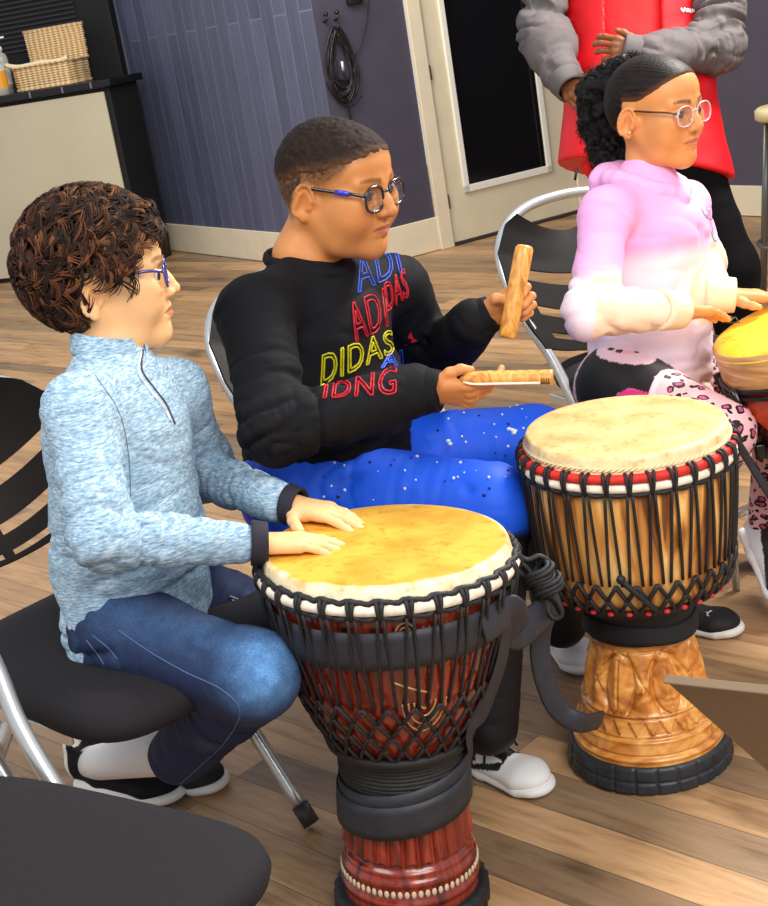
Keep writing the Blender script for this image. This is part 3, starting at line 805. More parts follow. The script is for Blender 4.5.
# bar stool at the right wall
st = thing('bar_stool', 'beige seated stool with grey metal legs near the right wall', 'stool', tuple(P(790, 200, 5.2)*np.array((1, 1, 0))))
sc_ = P(790, 112, 5.2)
mb = MB(); mb.lathe([(0, -.02), (.115, -.02), (.128, -.01), (.128, .02), (.115, .03), (0, .032)], 32, TR(np.eye(3), sc_)); mb.build('seat', mat('beige_seat', (214, 200, 150), .4), st)
gm = mat('grey_metal', (110, 112, 108), .35, .7)
for a in (PI*.75, PI*1.25, PI*.25, PI*1.75):
    mb = MB(); mb.tube([sc_+np.array((.095*math.cos(a), .095*math.sin(a), -.02)), np.array((sc_[0]+.17*math.cos(a), sc_[1]+.17*math.sin(a), 0.0))], .014, 8); mb.build('leg', gm, st)
mb = MB(); mb.lathe([(.155-.008, .24), (.155, .232), (.155+.008, .24), (.155, .248), (.155-.008, .24)], 32, TR(np.eye(3), sc_*np.array((1, 1, 0)))); mb.build('foot_ring', gm, st)
# music stand, near right
q0 = P(665, 679, 1.45); e1 = nrm(P(768, 690, 1.34)-q0); e2 = P(768, 780, 1.56)-q0; e2 = nrm(e2-e1*np.dot(e1, e2)); e3 = np.cross(e1, e2)
ms = thing('music_stand', 'dark brown metal music stand desk corner at the lower right edge', 'music stand', (q0[0]+.35*0+.28, q0[1]-.1, 0))
R = np.stack([e1, e2, e3], 1)
mb = MB(); mb.smooth = False; mb.box(q0+e1*.24+e2*.16, (.48, .32, .003), R, .001)
dm = mat('brown_powder_coat', (104, 88, 72), .4, .3, var=.04, vs=90)
dk = mb.build('desk', dm, ms)
mb = MB(); mb.smooth = False; mb.box(q0+e1*.24+e2*.0-e3*.0, (.48, .003, .010), R, .001); mb.build('desk_edge', mat('brown_edge', (150, 128, 102), .35, .4), dk)
mb = MB(); mb.smooth = False; mb.box(q0+e1*.24+e2*.32+e3*(-.025), (.48, .003, .05), R, .001); mb.build('ledge', dm, dk)
pc = q0+e1*.27+e2*.16; sg3 = 1 if e3[2] < 0 else -1
pb = pc+e3*sg3*.03
mb = MB(); mb.tube([pc, pb, pb*np.array((1, 1, 0))+np.array((0, 0, .12))], .009, 10); mb.build('pole', blk, ms)
for a in (.4, 2.5, 4.6):
    mb = MB(); b0 = pb*np.array((1, 1, 0)); mb.tube([b0+np.array((0, 0, .20)), b0+np.array((.20*math.cos(a), .20*math.sin(a), .008))], .008, 8); mb.build('leg', blk, ms)
# ------------------------------------------------------------------ drums
rope_m = mat('black_rope', (24, 24, 26), .62, var=.35, vs=160, bump=.6, bs=500, bd=.0008)
strap_m = mat('black_webbing', (36, 38, 46), .55, var=.12, vs=60, bump=.25, bs=900, bd=.0004)
def skin_mat(name, c1, c2, c3, ctr, rad):
    s = NT(name); mp = s.coord(); b = s.b                          # goat hide: warm centre, paler worn rim, blotches
    n = s.n('ShaderNodeTexNoise'); n.inputs['Scale'].default_value = 16; n.inputs['Detail'].default_value = 6; s.l(mp, 0, n, 0)
    r = s.ramp([(.32, L4(c1)), (.62, L4(c2))]); s.l(n, 0, r, 0)
    d = s.n('ShaderNodeVectorMath', operation='DISTANCE'); d.inputs[1].default_value = tuple(ctr); s.l(mp, 0, d, 0)
    n3 = s.n('ShaderNodeTexNoise'); n3.inputs['Scale'].default_value = 22; n3.inputs['Detail'].default_value = 5; s.l(mp, 0, n3, 0)
    ma = s.n('ShaderNodeMath', operation='MULTIPLY_ADD'); ma.inputs[1].default_value = .030; s.l(n3, 0, ma, 0); s.l(d, 'Value', ma, 2)
    e = s.ramp([(0, (0, 0, 0, 1)), (1, (1, 1, 1, 1))]); 
    mr = s.n('ShaderNodeMapRange'); mr.inputs['From Min'].default_value = rad*.965+.015; mr.inputs['From Max'].default_value = rad*1.03+.015; s.l(ma, 0, mr, 0)
    mx = s.n('ShaderNodeMix', data_type='RGBA'); s.l(mr, 0, mx, 0); s.l(r, 0, mx, 6); mx.inputs[7].default_value = L4(c3)
    n2 = s.n('ShaderNodeTexNoise'); n2.inputs['Scale'].default_value = 70; s.l(mp, 0, n2, 0); r2 = s.ramp([(.30, (.62, .48, .30, 1)), (.42, (1, 1, 1, 1))]); s.l(n2, 0, r2, 0)
    m2 = s.n('ShaderNodeMix', data_type='RGBA', blend_type='MULTIPLY'); m2.inputs[0].default_value = .55; s.l(mx, 2, m2, 6); s.l(r2, 0, m2, 7)
    s.l(m2, 2, b, 'Base Color'); b.inputs['Roughness'].default_value = .42; s.bump(n, 0, .15, .002); return s.m
def wood_mat(name, c1, c2, c3, M, scale=(14, 14, 2.2), rough=.3, dist=2.2, coat=.3, bump=.3):
    s = NT(name); tc = s.n('ShaderNodeTexCoord'); mp = s.n('ShaderNodeMapping'); mp.inputs['Scale'].default_value = scale; s.l(tc, 'Object', mp, 0); b = s.b
    n = s.n('ShaderNodeTexNoise'); n.inputs['Scale'].default_value = 1.5; n.inputs['Detail'].default_value = 7; n.inputs['Distortion'].default_value = dist; s.l(mp, 0, n, 0)
    r = s.ramp([(.30, L4(c3)), (.48, L4(c1)), (.68, L4(c2))]); s.l(n, 0, r, 0); s.l(r, 0, b, 'Base Color'); b.inputs['Roughness'].default_value = rough
    b.inputs['Coat Weight'].default_value = coat; b.inputs['Coat Roughness'].default_value = .15
    s.bump(n, 0, bump, .0015); return s.m
def prof_r(prof, z):
    zs = [p[1] for p in prof]; rs = [p[0] for p in prof]; o = np.argsort(zs)
    return np.interp(z, np.array(zs)[o], np.array(rs)[o])
def smooth_prof(pts, n=6):
    q = catmull(np.array([(a, b, 0) for a, b in pts]), n)[:, :2]; return [tuple(x) for x in q]
class Djembe:
    def __init__(s, name, label, base, top, Hh, prof, skinc, group=None):
        s.ax = nrm(top-base); s.M = frameM(base, np.cross(s.ax, (0, -1, 0)) if True else 0, z=s.ax); s.H = Hh
        s.t = thing(name, label, 'drum', base); s.prof = prof; s.rt = prof[-1][0]
    def pt(s, th, z, off=0.0):
        r = prof_r(s.prof, z)+off; return ap(s.M, np.stack([r*np.cos(th), r*np.sin(th), np.broadcast_to(z, np.shape(th)).astype(float)], -1))
    def ringtube(s, mb, z, off, r, seg=96, flat=None, a0=0, a1=2*PI, zf=None):
        th = np.linspace(a0, a1, seg, endpoint=(a1-a0 < 6.28)); zz = np.full(seg, z) if zf is None else zf(th)
        rr = prof_r(s.prof, np.minimum(zz, s.prof[-1][1]))+off
        pts = ap(s.M, np.stack([rr*np.cos(th), rr*np.sin(th), zz], 1))
        mb.tube(pts, r, 8, closed=(a1-a0 >= 6.28), flat=flat, up=s.ax if flat else None)
def knots(D, N, zc, R, col, half, nm, mband, tw=.0042):
    """white/red hide segments between black rope loops around the crown ring"""
    mb = MB()
    th = np.linspace(0, 2*PI, 160, endpoint=False)
    mb.tube(ap(D.M, np.stack([R*np.cos(th), R*np.sin(th), np.full(160, zc)], 1)), half, 8, closed=True)
    return mb.build(nm, mband, D.t)
def ropework(D, N, z_top, z_bot, R_top, zlow, tie, phase=0, r=.0032, pair=.010):
    mb = MB()
    for i in range(N):
        a0 = 2*PI*(i+phase)/N
        for sgn in (-1, 1):
            a1 = a0+sgn*PI/N*.62; zz = np.linspace(z_top, z_bot, 9); f = np.linspace(0, 1, 9)
            th = a0+sgn*PI/N*.22+(a1-a0-sgn*PI/N*.22)*f; off = np.maximum(.0045, (R_top-prof_r(D.prof, z_top))*(1-f)**1.4+.0045*f)
            mb.tube(D.pt(th, zz, off), r, 6)
    return mb.build('rope_lacing', rope_m, D.t)
# ---- front djembe: dark red carved wood
c1 = P(386, 542, 2.03); b1 = Z(413, 903)
ax1 = nrm(c1-b1); H1 = float(np.linalg.norm(c1-b1))
prof1 = smooth_prof([(.108, 0.0), (.106, .04), (.101, .09), (.094, .13), (.088, .18), (.086, .235), (.090, .275), (.106, .310), (.126, .350), (.146, .400), (.160, .450), (.170, .500), (.175, H1-.03)], 5)
D1 = Djembe('djembe', 'dark red carved djembe with black strap, played by the boy in the grey pullover', b1, c1, H1, prof1, None)
red = wood_mat('red_lacquered_wood', (122, 34, 20), (160, 58, 34), (66, 18, 12), D1.M, rough=.22, coat=.6)
def carve1(th, r, z):
    return r+.0020*np.sin(th*20)*np.exp(-((z-.42)/.05)**2)*0+.0018*(vnoise(np.stack([np.cos(th)*14, np.sin(th)*14, z*60], -1)) > .15)*ss(z, .30, .34)*(1-ss(z, .50, .54))
mb = MB(); pz = [p for p in prof1 if p[1] >= .235]; zz = np.linspace(.235, H1-.03, 110)
mb.lathe([(prof_r(prof1, z), z) for z in zz], 200, D1.M, carve1); mb.build('bowl', red, D1.t)
def flute(th, r, z):
    w = ss(z, .105, .125)*(1-ss(z, .215, .235)); end = .118+.010*np.abs(np.sin(th*13))
    fl = (np.abs(np.sin(th*13))**.7)*.012*ss(z, end-.004, end+.004)
    bead = .005*np.exp(-((z-.098)/.006)**2)+.004*np.exp(-((z-.066)/.006)**2)+.004*np.exp(-((z-.112)/.004)**2)
    return r+fl*w+bead-.004*w
mb = MB(); mb.lathe([(0, 0.001)]+[(prof_r(prof1, z), z) for z in np.linspace(.0, .24, 110)], 260, D1.M, flute); ft = mb.build('foot', red, D1.t)
mb = MB()
for i in range(64):
    a = 2*PI*i/64; mb.ball(D1.pt(np.array(a), .083, .0035), (.0022, .0042, .0065), 8, R=np.stack([ap(D1.M, (math.cos(a), math.sin(a), 0))-D1.M[:3, 3], ap(D1.M, (-math.sin(a), math.cos(a), 0))-D1.M[:3, 3], D1.ax], 1))
mb.build('carved_beads', mat('worn_cream_carving', (206, 186, 160), .4), ft)
mb = MB(); mb.lathe([(.112, 0.002), (.120, .006), (.120, .040), (.112, .046), (.100, .046)], 96, D1.M, lambda th, r, z: r+.002*np.sin(th*30)); mb.build('rubber_foot_ring', mat('tyre_black', (20, 22, 24), .5), ft)
carv = mat('pale_carving', (188, 150, 104), .4)  # pale brown colour of the carved lines
def engr(D, pts, r, nm, m_, par):
    mb = MB()
    for pl in pts:
        q = catmull([(a, z, 0) for a, z in pl], 6); mb.tube(D.pt(q[:, 0], q[:, 1], .0006), r, 6)
    return mb.build(nm, m_, par)
def ang_of(D, px, py, z):                                        # angle on the shell under a survey pixel
    best = None
    for a in np.linspace(0, 2*PI, 361):
        p = D.pt(np.array(a), z); nn = p-(D.M[:3, 3]+D.ax*z)
        if nn @ (p-cC) > 0: continue
        v = p-cC; d = v @ cF; x = 384+FP*(v @ cR)/d
        if best is None or abs(x-px) < best[0]: best = (abs(x-px), a)
    return best[1]
a1 = ang_of(D1, 425, 680, .42); pl = []
for k in range(4): pl.append([(a1+s_*(.10+.085*k) if False else a1+(.05+.055*k)*math.cos(t), .415-(.012+.014*k)*math.sin(t)) for t in np.linspace(0, PI, 9) for s_ in (1,)])
pl.append([(a1-.30, .455), (a1-.12, .44), (a1+.02, .43)])
a2 = ang_of(D1, 405, 620, .535)
for k in range(3): pl.append([(a2+(.02+.03*k)*math.cos(t), .525+(.006+.007*k)*math.sin(t)) for t in np.linspace(0, 6.0, 14)])
pl += [[(a2+.12+.05*k, .515), (a2+.15+.05*k, .535)] for k in range(5)]+[[(a2-.4+.06*k, .515), (a2-.38+.06*k, .53)] for k in range(3)]
engr(D1, pl[:4], .0016, 'carved_arch', carv, D1.t); engr(D1, pl[4:5], .0016, 'carved_line', carv, D1.t); engr(D1, pl[5:8], .0016, 'carved_spiral', carv, D1.t)
for q_ in pl[8:]: engr(D1, [q_], .0016, 'carved_notch', carv, D1.t)
# skin
sk1 = skin_mat('goat_hide_amber', (206, 142, 40), (230, 174, 66), (250, 236, 200), c1, .176)
def skinhead(D, R, zt, drop, m_, flare=.0):
    mb = MB(); pr = [(0.0001, zt+.002)]+[(R*f, zt+.002*(1-f)) for f in np.linspace(.1, .96, 12)]+[(R*.985, zt-.001), (R, zt-.006), (R+.001+flare*.5, zt-drop*.6), (R+flare, zt-drop)]
    mb.lathe(pr, 128, D.M, lambda th, r, z: r+.0012*vnoise(np.stack([np.cos(th)*6, np.sin(th)*6, z*90], -1))*(z < zt-.004)); return mb.build('drumhead', m_, D.t)
R1 = .1790
skinhead(D1, R1, H1, .026, sk1, .003)
N1 = 30; zc = H1-.030; Rr = R1+.005
white_band = mat('white_hide_band', (238, 226, 206), .6, var=.08, vs=80)
knots(D1, N1, zc, Rr, None, .0100, 'hide_band', white_band)
mb = MB()
for dz, rr2 in ((.0115, .0045), (-.0115, .0045)):
    th = np.linspace(0, 2*PI, 180, endpoint=False); Rw = Rr+.003+.0022*np.sin(th*N1*2)
    mb.tube(ap(D1.M, np.stack([Rw*np.cos(th), Rw*np.sin(th), zc+dz+.002*np.cos(th*N1)], 1)), rr2, 6, closed=True)
mb.build('rope_ring', rope_m, D1.t)
for i in range(N1):
    a = 2*PI*i/N1
    mb = MB()
    for k in (-1, 1):
        pts = [np.array(((Rr+.0085*math.cos(t)+.002)*math.cos(a+k*.012+.05*k*t/3*.5), (Rr+.0085*math.cos(t)+.002)*math.sin(a+k*.012+.05*k*t/3*.5), zc+.0125*math.sin(t))) for t in np.linspace(-1.9, 1.9, 9)]
        mb.tube(ap(D1.M, pts), .0034, 6)
    mb.build('rope_knot', rope_m, D1.t)
ropework(D1, N1, zc-.012, .405, Rr+.006, .3, 0, r=.0027)
def net(D, z0, z1, N, rows, r, nm='rope_net'):
    mb = MB(); hz = (z0-z1)/rows
    for j in range(rows):
        for i in range(N):
            a = 2*PI*(i+.5*(j % 2))/N
            for sg in (-1, 1):
                f = np.linspace(0, 1, 5); th = a+sg*PI/N*f; zz = z0-hz*(j+f); mb.tube(D.pt(th, zz, .0055+.002*np.sin(f*PI)), r, 6)
    return mb.build(nm, rope_m, D.t)
net(D1, .408, .302, 26, 4, .0030)
mb = MB(); D1.ringtube(mb, .300, .006, .0075); D1.ringtube(mb, .291, .005, .006)
for z in np.arange(.284, .20, -.0062): D1.ringtube(mb, float(z), .0055+.002*math.sin(z*900), .0042, 64)
mb.build('rope_wrap', rope_m, D1.t)
def band(D, z, hw, off, nm, zf=None, th=.003, m_=None, a0=0, a1=2*PI, parent=None):
    mb = MB(); n = 96; A = np.linspace(a0, a1, n, endpoint=(a1-a0 < 6.28)); G = []
    for a in A:
        zc_ = z if zf is None else zf(a); row = []
        for (dz, dr) in ((-hw, 0), (-hw, th), (-hw*.5, th*1.3), (0, th*1.4), (hw*.5, th*1.3), (hw, th), (hw, 0), (0, 0), (-hw, 0)):
            zz = zc_+dz; rr = max(prof_r(D.prof, min(zz, D.prof[-1][1])), prof_r(D.prof, min(zc_, D.prof[-1][1]))-.004)+off+dr
            row.append(ap(D.M, (rr*math.cos(a), rr*math.sin(a), zz)))
        G.append(row)
    mb.grid(np.array(G), closed_u=(a1-a0 >= 6.28)); return mb.build(nm, m_ or strap_m, parent or D.t)
band(D1, .520, .029, .0060, 'shoulder_strap', zf=lambda a: .509+.004*math.sin(a+1))
aL1 = ang_of(D1, 352, 790, .2); 
band(D1, .215, .028, .010, 'strap_wrap', zf=lambda a:   .226-.018*math.cos(a-aL1)); band(D1, .19, .026, .014, 'strap_wrap', zf=lambda a: .208-.014*math.cos(a-aL1))
# strap tail, rope coil and hanging loop at the right of the front drum
def ribbon(pts, w, th, nm, par, face, m_=None, n=8):              # flat strap; face = the way its broad side looks
    mb = MB(); mb.tube(catmull(pts, n), w, 12, flat=(1.0, th/w), up=face); return mb.build(nm, m_ or strap_m, par)
aR = ang_of(D1, 500, 640, .50)
pe = D1.pt(np.array(aR), .512, .016)
ribbon([D1.pt(np.array(aR-.4), .514, .014), pe, P(516, 634, 2.02), P(532, 622, 2.05), P(548, 608, 2.09), P(558, 598, 2.12)], .024, .004, 'strap_tail', D1.t, (.3, -1, .2))
aT = ang_of(D1, 478, 752, .28)
ribbon([D1.pt(np.array(aR), .50, .013), D1.pt(np.array(aR), .43, .013), D1.pt(np.array(aR-.05), .37, .012), D1.pt(np.array(aR-.15), .32, .012), D1.pt(np.array(aT-.1), .275, .010), D1.pt(np.array(aT-.5), .24, .012)], .020, .003, 'strap_tail', D1.t, (.8, -.5, .2))
ribbon([P(550, 606, 2.10), P(541, 632, 2.12), P(541, 662, 2.13), P(549, 692, 2.14), P(562, 713, 2.15), P(582, 723, 2.16), P(600, 720, 2.22)], .0165, .004, 'strap_loop', D1.t, (.2, -1, .1))
rc_ = MB(); cc0 = P(520, 560, 2.08); cc1 = P(546, 592, 2.08); dcc = nrm(cc1-cc0)
e_a = nrm(np.cross(dcc, (0, 1, 0))); e_b = np.cross(dcc, e_a)
for k in range(7):
    c = P(540, 577, 2.07)+dcc*(.006*k-.01)+e_a*.002*math.sin(k*2); rr3 = .022+.003*math.sin(k*1.7)
    rc_.tube([c+(e_a*math.cos(t)+e_b*math.sin(t)*.7)*rr3+dcc*.004*math.sin(t*2) for t in np.linspace(0, 2*PI, 16, endpoint=False)], .0042, 6, closed=True)
for pl_ in ([(512, 548), (526, 560), (540, 556), (552, 566), (548, 580)], [(514, 556), (530, 572), (535, 590), (552, 600), (560, 612)], [(508, 560), (522, 575), (528, 590)], [(540, 590), (556, 600), (562, 614), (553, 618), (546, 606)]):
    rc_.tube(catmull([P(x, y, 2.065+.004*i) for i, (x, y) in enumerate(pl_)], 5), .0042, 6)
rc_.build('rope_coil', rope_m, D1.t)

# ---- second djembe: light striped wood, red and white crown
c2 = P(625, 424, 2.31); b2 = Z(650, 752); H2 = float(np.linalg.norm(c2-b2))
prof2 = smooth_prof([(.140, 0.0), (.137, .03), (.130, .06), (.118, .10), (.105, .15), (.094, .20), (.084, .25), (.080, .285), (.086, .315), (.118, .332), (.150, .352), (.162, .40), (.168, .47), (.170, .53), (.170, H2-.03)], 5)
D2 = Djembe('djembe', 'light striped wood djembe with red and white crown ring, behind the dark red one', b2, c2, H2, prof2, None)
sw = NT('striped_wood'); tcs = sw.n('ShaderNodeTexCoord'); mp = sw.n('ShaderNodeMapping'); mp.inputs['Scale'].default_value = (26, 26, 3); sw.l(tcs, 'Object', mp, 0)
n = sw.n('ShaderNodeTexNoise'); n.inputs['Scale'].default_value = 1.0; n.inputs['Detail'].default_value = 3; n.inputs['Distortion'].default_value = 1.4; sw.l(mp, 0, n, 0)
wv = sw.n('ShaderNodeTexWave', wave_type='RINGS'); wv.inputs['Scale'].default_value = 3.0; wv.inputs['Distortion'].default_value = 9; wv.inputs['Detail'].default_value = 3
mp2 = sw.n('ShaderNodeMapping'); mp2.inputs['Scale'].default_value = (4, 4, 1); sw.l(tcs, 'Object', mp2, 0); sw.l(mp2, 0, wv, 0)
r = sw.ramp([(.36, L4((112, 66, 32))), (.45, L4((196, 128, 62))), (.54, L4((236, 172, 92))), (.68, L4((252, 212, 138)))]); sw.l(n, 0, r, 0)
r2 = sw.ramp([(.0, (.72, .66, .6, 1)), (.5, (1, 1, 1, 1))]); sw.l(wv, 0, r2, 0)
mx = sw.n('ShaderNodeMix', data_type='RGBA', blend_type='MULTIPLY'); mx.inputs[0].default_value = .8; sw.l(r, 0, mx, 6); sw.l(r2, 0, mx, 7); sw.l(mx, 2, sw.b, 'Base Color'); sw.b.inputs['Roughness'].default_value = .35
mb = MB(); mb.lathe([(prof_r(prof2, z), z) for z in np.linspace(.30, H2-.03, 40)], 128, D2.M); mb.build('bowl', sw.m, D2.t)
orange = wood_mat('orange_carved_wood', (214, 138, 58), (240, 180, 96), (164, 92, 32), D2.M, scale=(10, 10, 16), rough=.3, coat=.35, bump=.15)
def carve2(th, r, z):
    o = np.zeros_like(r)
    n1 = 7; a = (th*n1/(2*PI)) % 1.0-.5                           # petals band
    v = (z-.185)/.052
    inb = (np.abs(v) < 1)
    pet = np.abs(np.abs(a)*2*1.15-np.sqrt(np.clip(1-v*v, 0, 1))*.75)
    o += inb*(-.0042*np.exp(-(pet/.07)**2)-.0032*np.exp(-(a/.018)**2)*(np.abs(v) < .8)-.0028*np.exp(-((np.abs(a)-.5+np.abs(v)*.32)/.030)**2))
    o += inb*.0030*np.cos(a*2*PI*2)*np.cos(v*PI/2)
    b_ = (th*26/(2*PI)) % 1.0; tz = (z-.098)/.024                  # triangles band
    o += (np.abs(z-.110) < .013)*(-.0036*(np.abs(b_-.5)*2 < (.123-z)/.026))
    for zz, w_, d_ in ((.128, .0022, .0028), (.094, .0022, .0028), (.132, .004, -.0016), (.090, .004, -.0016), (.066, .0020, .0026), (.060, .004, -.002), (.240, .0022, .0025)):
        o -= d_*np.exp(-((z-zz)/w_)**2)
    return r+o*1.7
mb = MB(); mb.lathe([(prof_r(prof2, z), z) for z in np.linspace(.035, .31, 170)], 320, D2.M, carve2); ft2 = mb.build('carved_foot', orange, D2.t)
def tyre(th, r, z):
    g_ = np.maximum(np.exp(-((((th*24/(2*PI)) % 1)-.5)/.06)**2), np.exp(-((z-.024)/.0025)**2)*.7)
    return r-.004*g_*(z > .004)*(z < .046)
mb = MB(); mb.lathe([(.02, .001), (.138, .001), (.146, .005)]+[(.146-.0002*k, .005+.0016*k) for k in range(1, 25)]+[(.139, .050), (.128, .050)], 360, D2.M, tyre)
mb.build('tyre_rubber_ring', mat('tyre_rubber', (38, 42, 46), .45, var=.2, vs=60), ft2)
sk2 = skin_mat('goat_hide_pale', (200, 156, 92), (226, 190, 128), (240, 222, 176), c2, .166)
R2 = .166
skinhead(D2, R2, H2, .034, sk2, .003)
zc2 = H2-.040; Rq = R2+.006; N2 = 32
knots(D2, N2, zc2+.006, Rq, None, .0080, 'red_band', mat('red_cloth_band', (206, 40, 28), .7, var=.1, vs=90))
knots(D2, N2, zc2-.009, Rq+.002, None, .0075, 'white_band', white_band)
mb = MB(); th = np.linspace(0, 2*PI, 180, endpoint=False)
mb.tube(ap(D2.M, np.stack([(Rq+.004)*np.cos(th), (Rq+.004)*np.sin(th), zc2-.019+.0015*np.cos(th*N2)], 1)), .0042, 6, closed=True)
mb.build('rope_ring', rope_m, D2.t)
mb = MB(); th = np.linspace(0, 2*PI, 220, endpoint=False)
for dph in (0, PI): mb.tube(ap(D2.M, np.stack([(R2+.002+.002*np.cos(th*55+dph))*np.cos(th), (R2+.002+.002*np.cos(th*55+dph))*np.sin(th), zc2+.020+.003*np.sin(th*55+dph)], 1)), .0018, 5, closed=True)
mb.build('cord_edging', mat('cream_cord', (226, 206, 160), .7), D2.t)
for i in range(N2):
    a = 2*PI*i/N2
    mb = MB()
    for k in (-1, 1):
        pts = [np.array(((Rq+.0095*math.cos(t)+.002)*math.cos(a+k*.013+.03*k*t/3), (Rq+.0095*math.cos(t)+.002)*math.sin(a+k*.013+.03*k*t/3), zc2-.002+.0175*math.sin(t))) for t in np.linspace(-1.9, 1.9, 9)]
        mb.tube(ap(D2.M, pts), .0030, 6)
    mb.build('rope_knot', rope_m, D2.t)
ropework(D2, N2, zc2-.018, .400, Rq+.005, .3, 0, r=.0027)
net(D2, .400, .345, N2, 2, .0038)
mb = MB(); D2.ringtube(mb, .342, .006, .0055); D2.ringtube(mb, .334, .006, .0055)
for z in np.arange(.332, .282, -.007): D2.ringtube(mb, float(z), .004, .0050, 64)
mb.build('rope_wrap', rope_m, D2.t)
rtm = mat('red_thread', (206, 50, 50), .7)
for i in range(N2):
    a = 2*PI*(i+.5)/N2; mb = MB(); mb.ball(D2.pt(np.array(a), .345, .010), (.006, .006, .004), 8); mb.build('red_thread', rtm, D2.t)
band(D2, .296, .040, .008, 'cloth_wrap', zf=lambda a: .296, th=.004, m_=mat('black_cloth', (22, 23, 28), .75, bump=.5, bs=60, bd=.004))
band(D2, .282, .016, .012, 'cloth_wrap', zf=lambda a: .274+.006*math.sin(a*2), th=.004, m_=bpy.data.materials['black_cloth'])
aK = ang_of(D2, 622, 590, .40); ak2 = ang_of(D2, 655, 608, .36)
mb = MB(); mb.tube([D2.pt(np.array(aK+(ak2-aK)*f), .415-.062*f, .011) for f in np.linspace(0, 1, 7)], .0052, 8); mb.ball(D2.pt(np.array(aK), .417, .012), .008, 8); mb.build('rope_end', rope_m, D2.t)

# ---- third drum: tuned hand drum at the right edge
c3 = P(796, 318, 2.60); b3 = np.array([c3[0]+.16, c3[1]-.02, 0.0]); H3 = float(np.linalg.norm(c3-b3))
prof3 = smooth_prof([(.115, 0.0), (.105, .05), (.085, .14), (.078, .22), (.088, .30), (.115, .38), (.145, .46), (.158, .54), (.160, H3-.01)], 5)
D3 = Djembe('hand_drum', 'yellow headed hand drum with black tuning hoop at the right edge', b3, c3, H3, prof3, None)
pm = NT('painted_drum_shell'); mp = pm.coord(scale=(9, 9, 6)); v = pm.n('ShaderNodeTexVoronoi'); v.inputs['Scale'].default_value = 1.6; pm.l(mp, 0, v, 0)
r = pm.ramp([(.0, L4((30, 16, 14))), (.42, L4((60, 22, 16))), (.55, L4((176, 62, 22))), (.68, L4((224, 120, 40))), (.80, L4((120, 120, 40))), (.88, L4((40, 20, 16)))], 'CONSTANT'); pm.l(v, 'Color', r, 0); pm.l(r, 0, pm.b, 'Base Color'); pm.b.inputs['Roughness'].default_value = .25
mb = MB(); mb.lathe([(prof_r(prof3, z), z) for z in np.linspace(0, H3-.065, 40)], 96, D3.M); mb.build('shell', pm.m, D3.t)
mb = MB(); mb.lathe([(.1615, H3-.070), (.1625, H3-.066), (.1625, H3-.008), (.160, H3-.004)], 96, D3.M); mb.build('wooden_rim', wood_mat('rim_wood', (206, 156, 100), (226, 184, 128), (176, 124, 74), D3.M, scale=(3, 3, 30), coat=.1), D3.t)
sk3 = skin_mat('yellow_drum_head', (238, 176, 30), (250, 200, 50), (252, 222, 90), c3, .158)
mb = MB(); mb.lathe([(.0001, H3+.001), (.08, H3+.001), (.145, H3), (.156, H3-.002), (.1615, H3-.008), (.1630, H3-.016)], 96, D3.M); mb.build('drumhead', sk3, D3.t)
mb = MB(); D3r = .166
for z in (H3-.072, H3-.086):
    mb.tube(ap(D3.M, np.stack([D3r*np.cos(th), D3r*np.sin(th), np.full(len(th), z)], 1)), .0045, 8, closed=True)
mb.build('tuning_hoop', blk, D3.t)
for i in range(8):
    a = 2*PI*i/8+.35; mb = MB(); e_r = np.array((math.cos(a), math.sin(a)))
    for z0, z1, r0 in ((H3-.065, H3-.13, .0085), (H3-.10, H3-.20, .0035)): mb.tube(ap(D3.M, [(.175*e_r[0], .175*e_r[1], z0), ((.168)*e_r[0], (.168)*e_r[1], z1)]), r0, 8)
    mb.box(ap(D3.M, (.165*e_r[0], .165*e_r[1], H3-.195)), (.02, .02, .03), None, .003); mb.build('tuning_lug', bk, D3.t)
mk = MB(); ca = ap(D3.M, (0, 0, H3+.0015))
for pl_ in ([(726, 319), (730, 316), (733, 319)], [(731, 321), (735, 317), (738, 321)], [(724, 322), (730, 323), (740, 322)]):
    q = [Z(x, y, c3[2]+.0015) for x, y in pl_]; mk.tube(catmull(q, 4), .0011, 5)
mk.build('printed_mark', mat('head_ink', (60, 50, 20), .6), D3.t)
ribbon([P(727, 420, 2.52), P(736, 440, 2.50), P(752, 466, 2.52), P(772, 498, 2.54), P(800, 540, 2.6)], .008, .003, 'carrying_strap', D3.t, (.3, -1, 0))
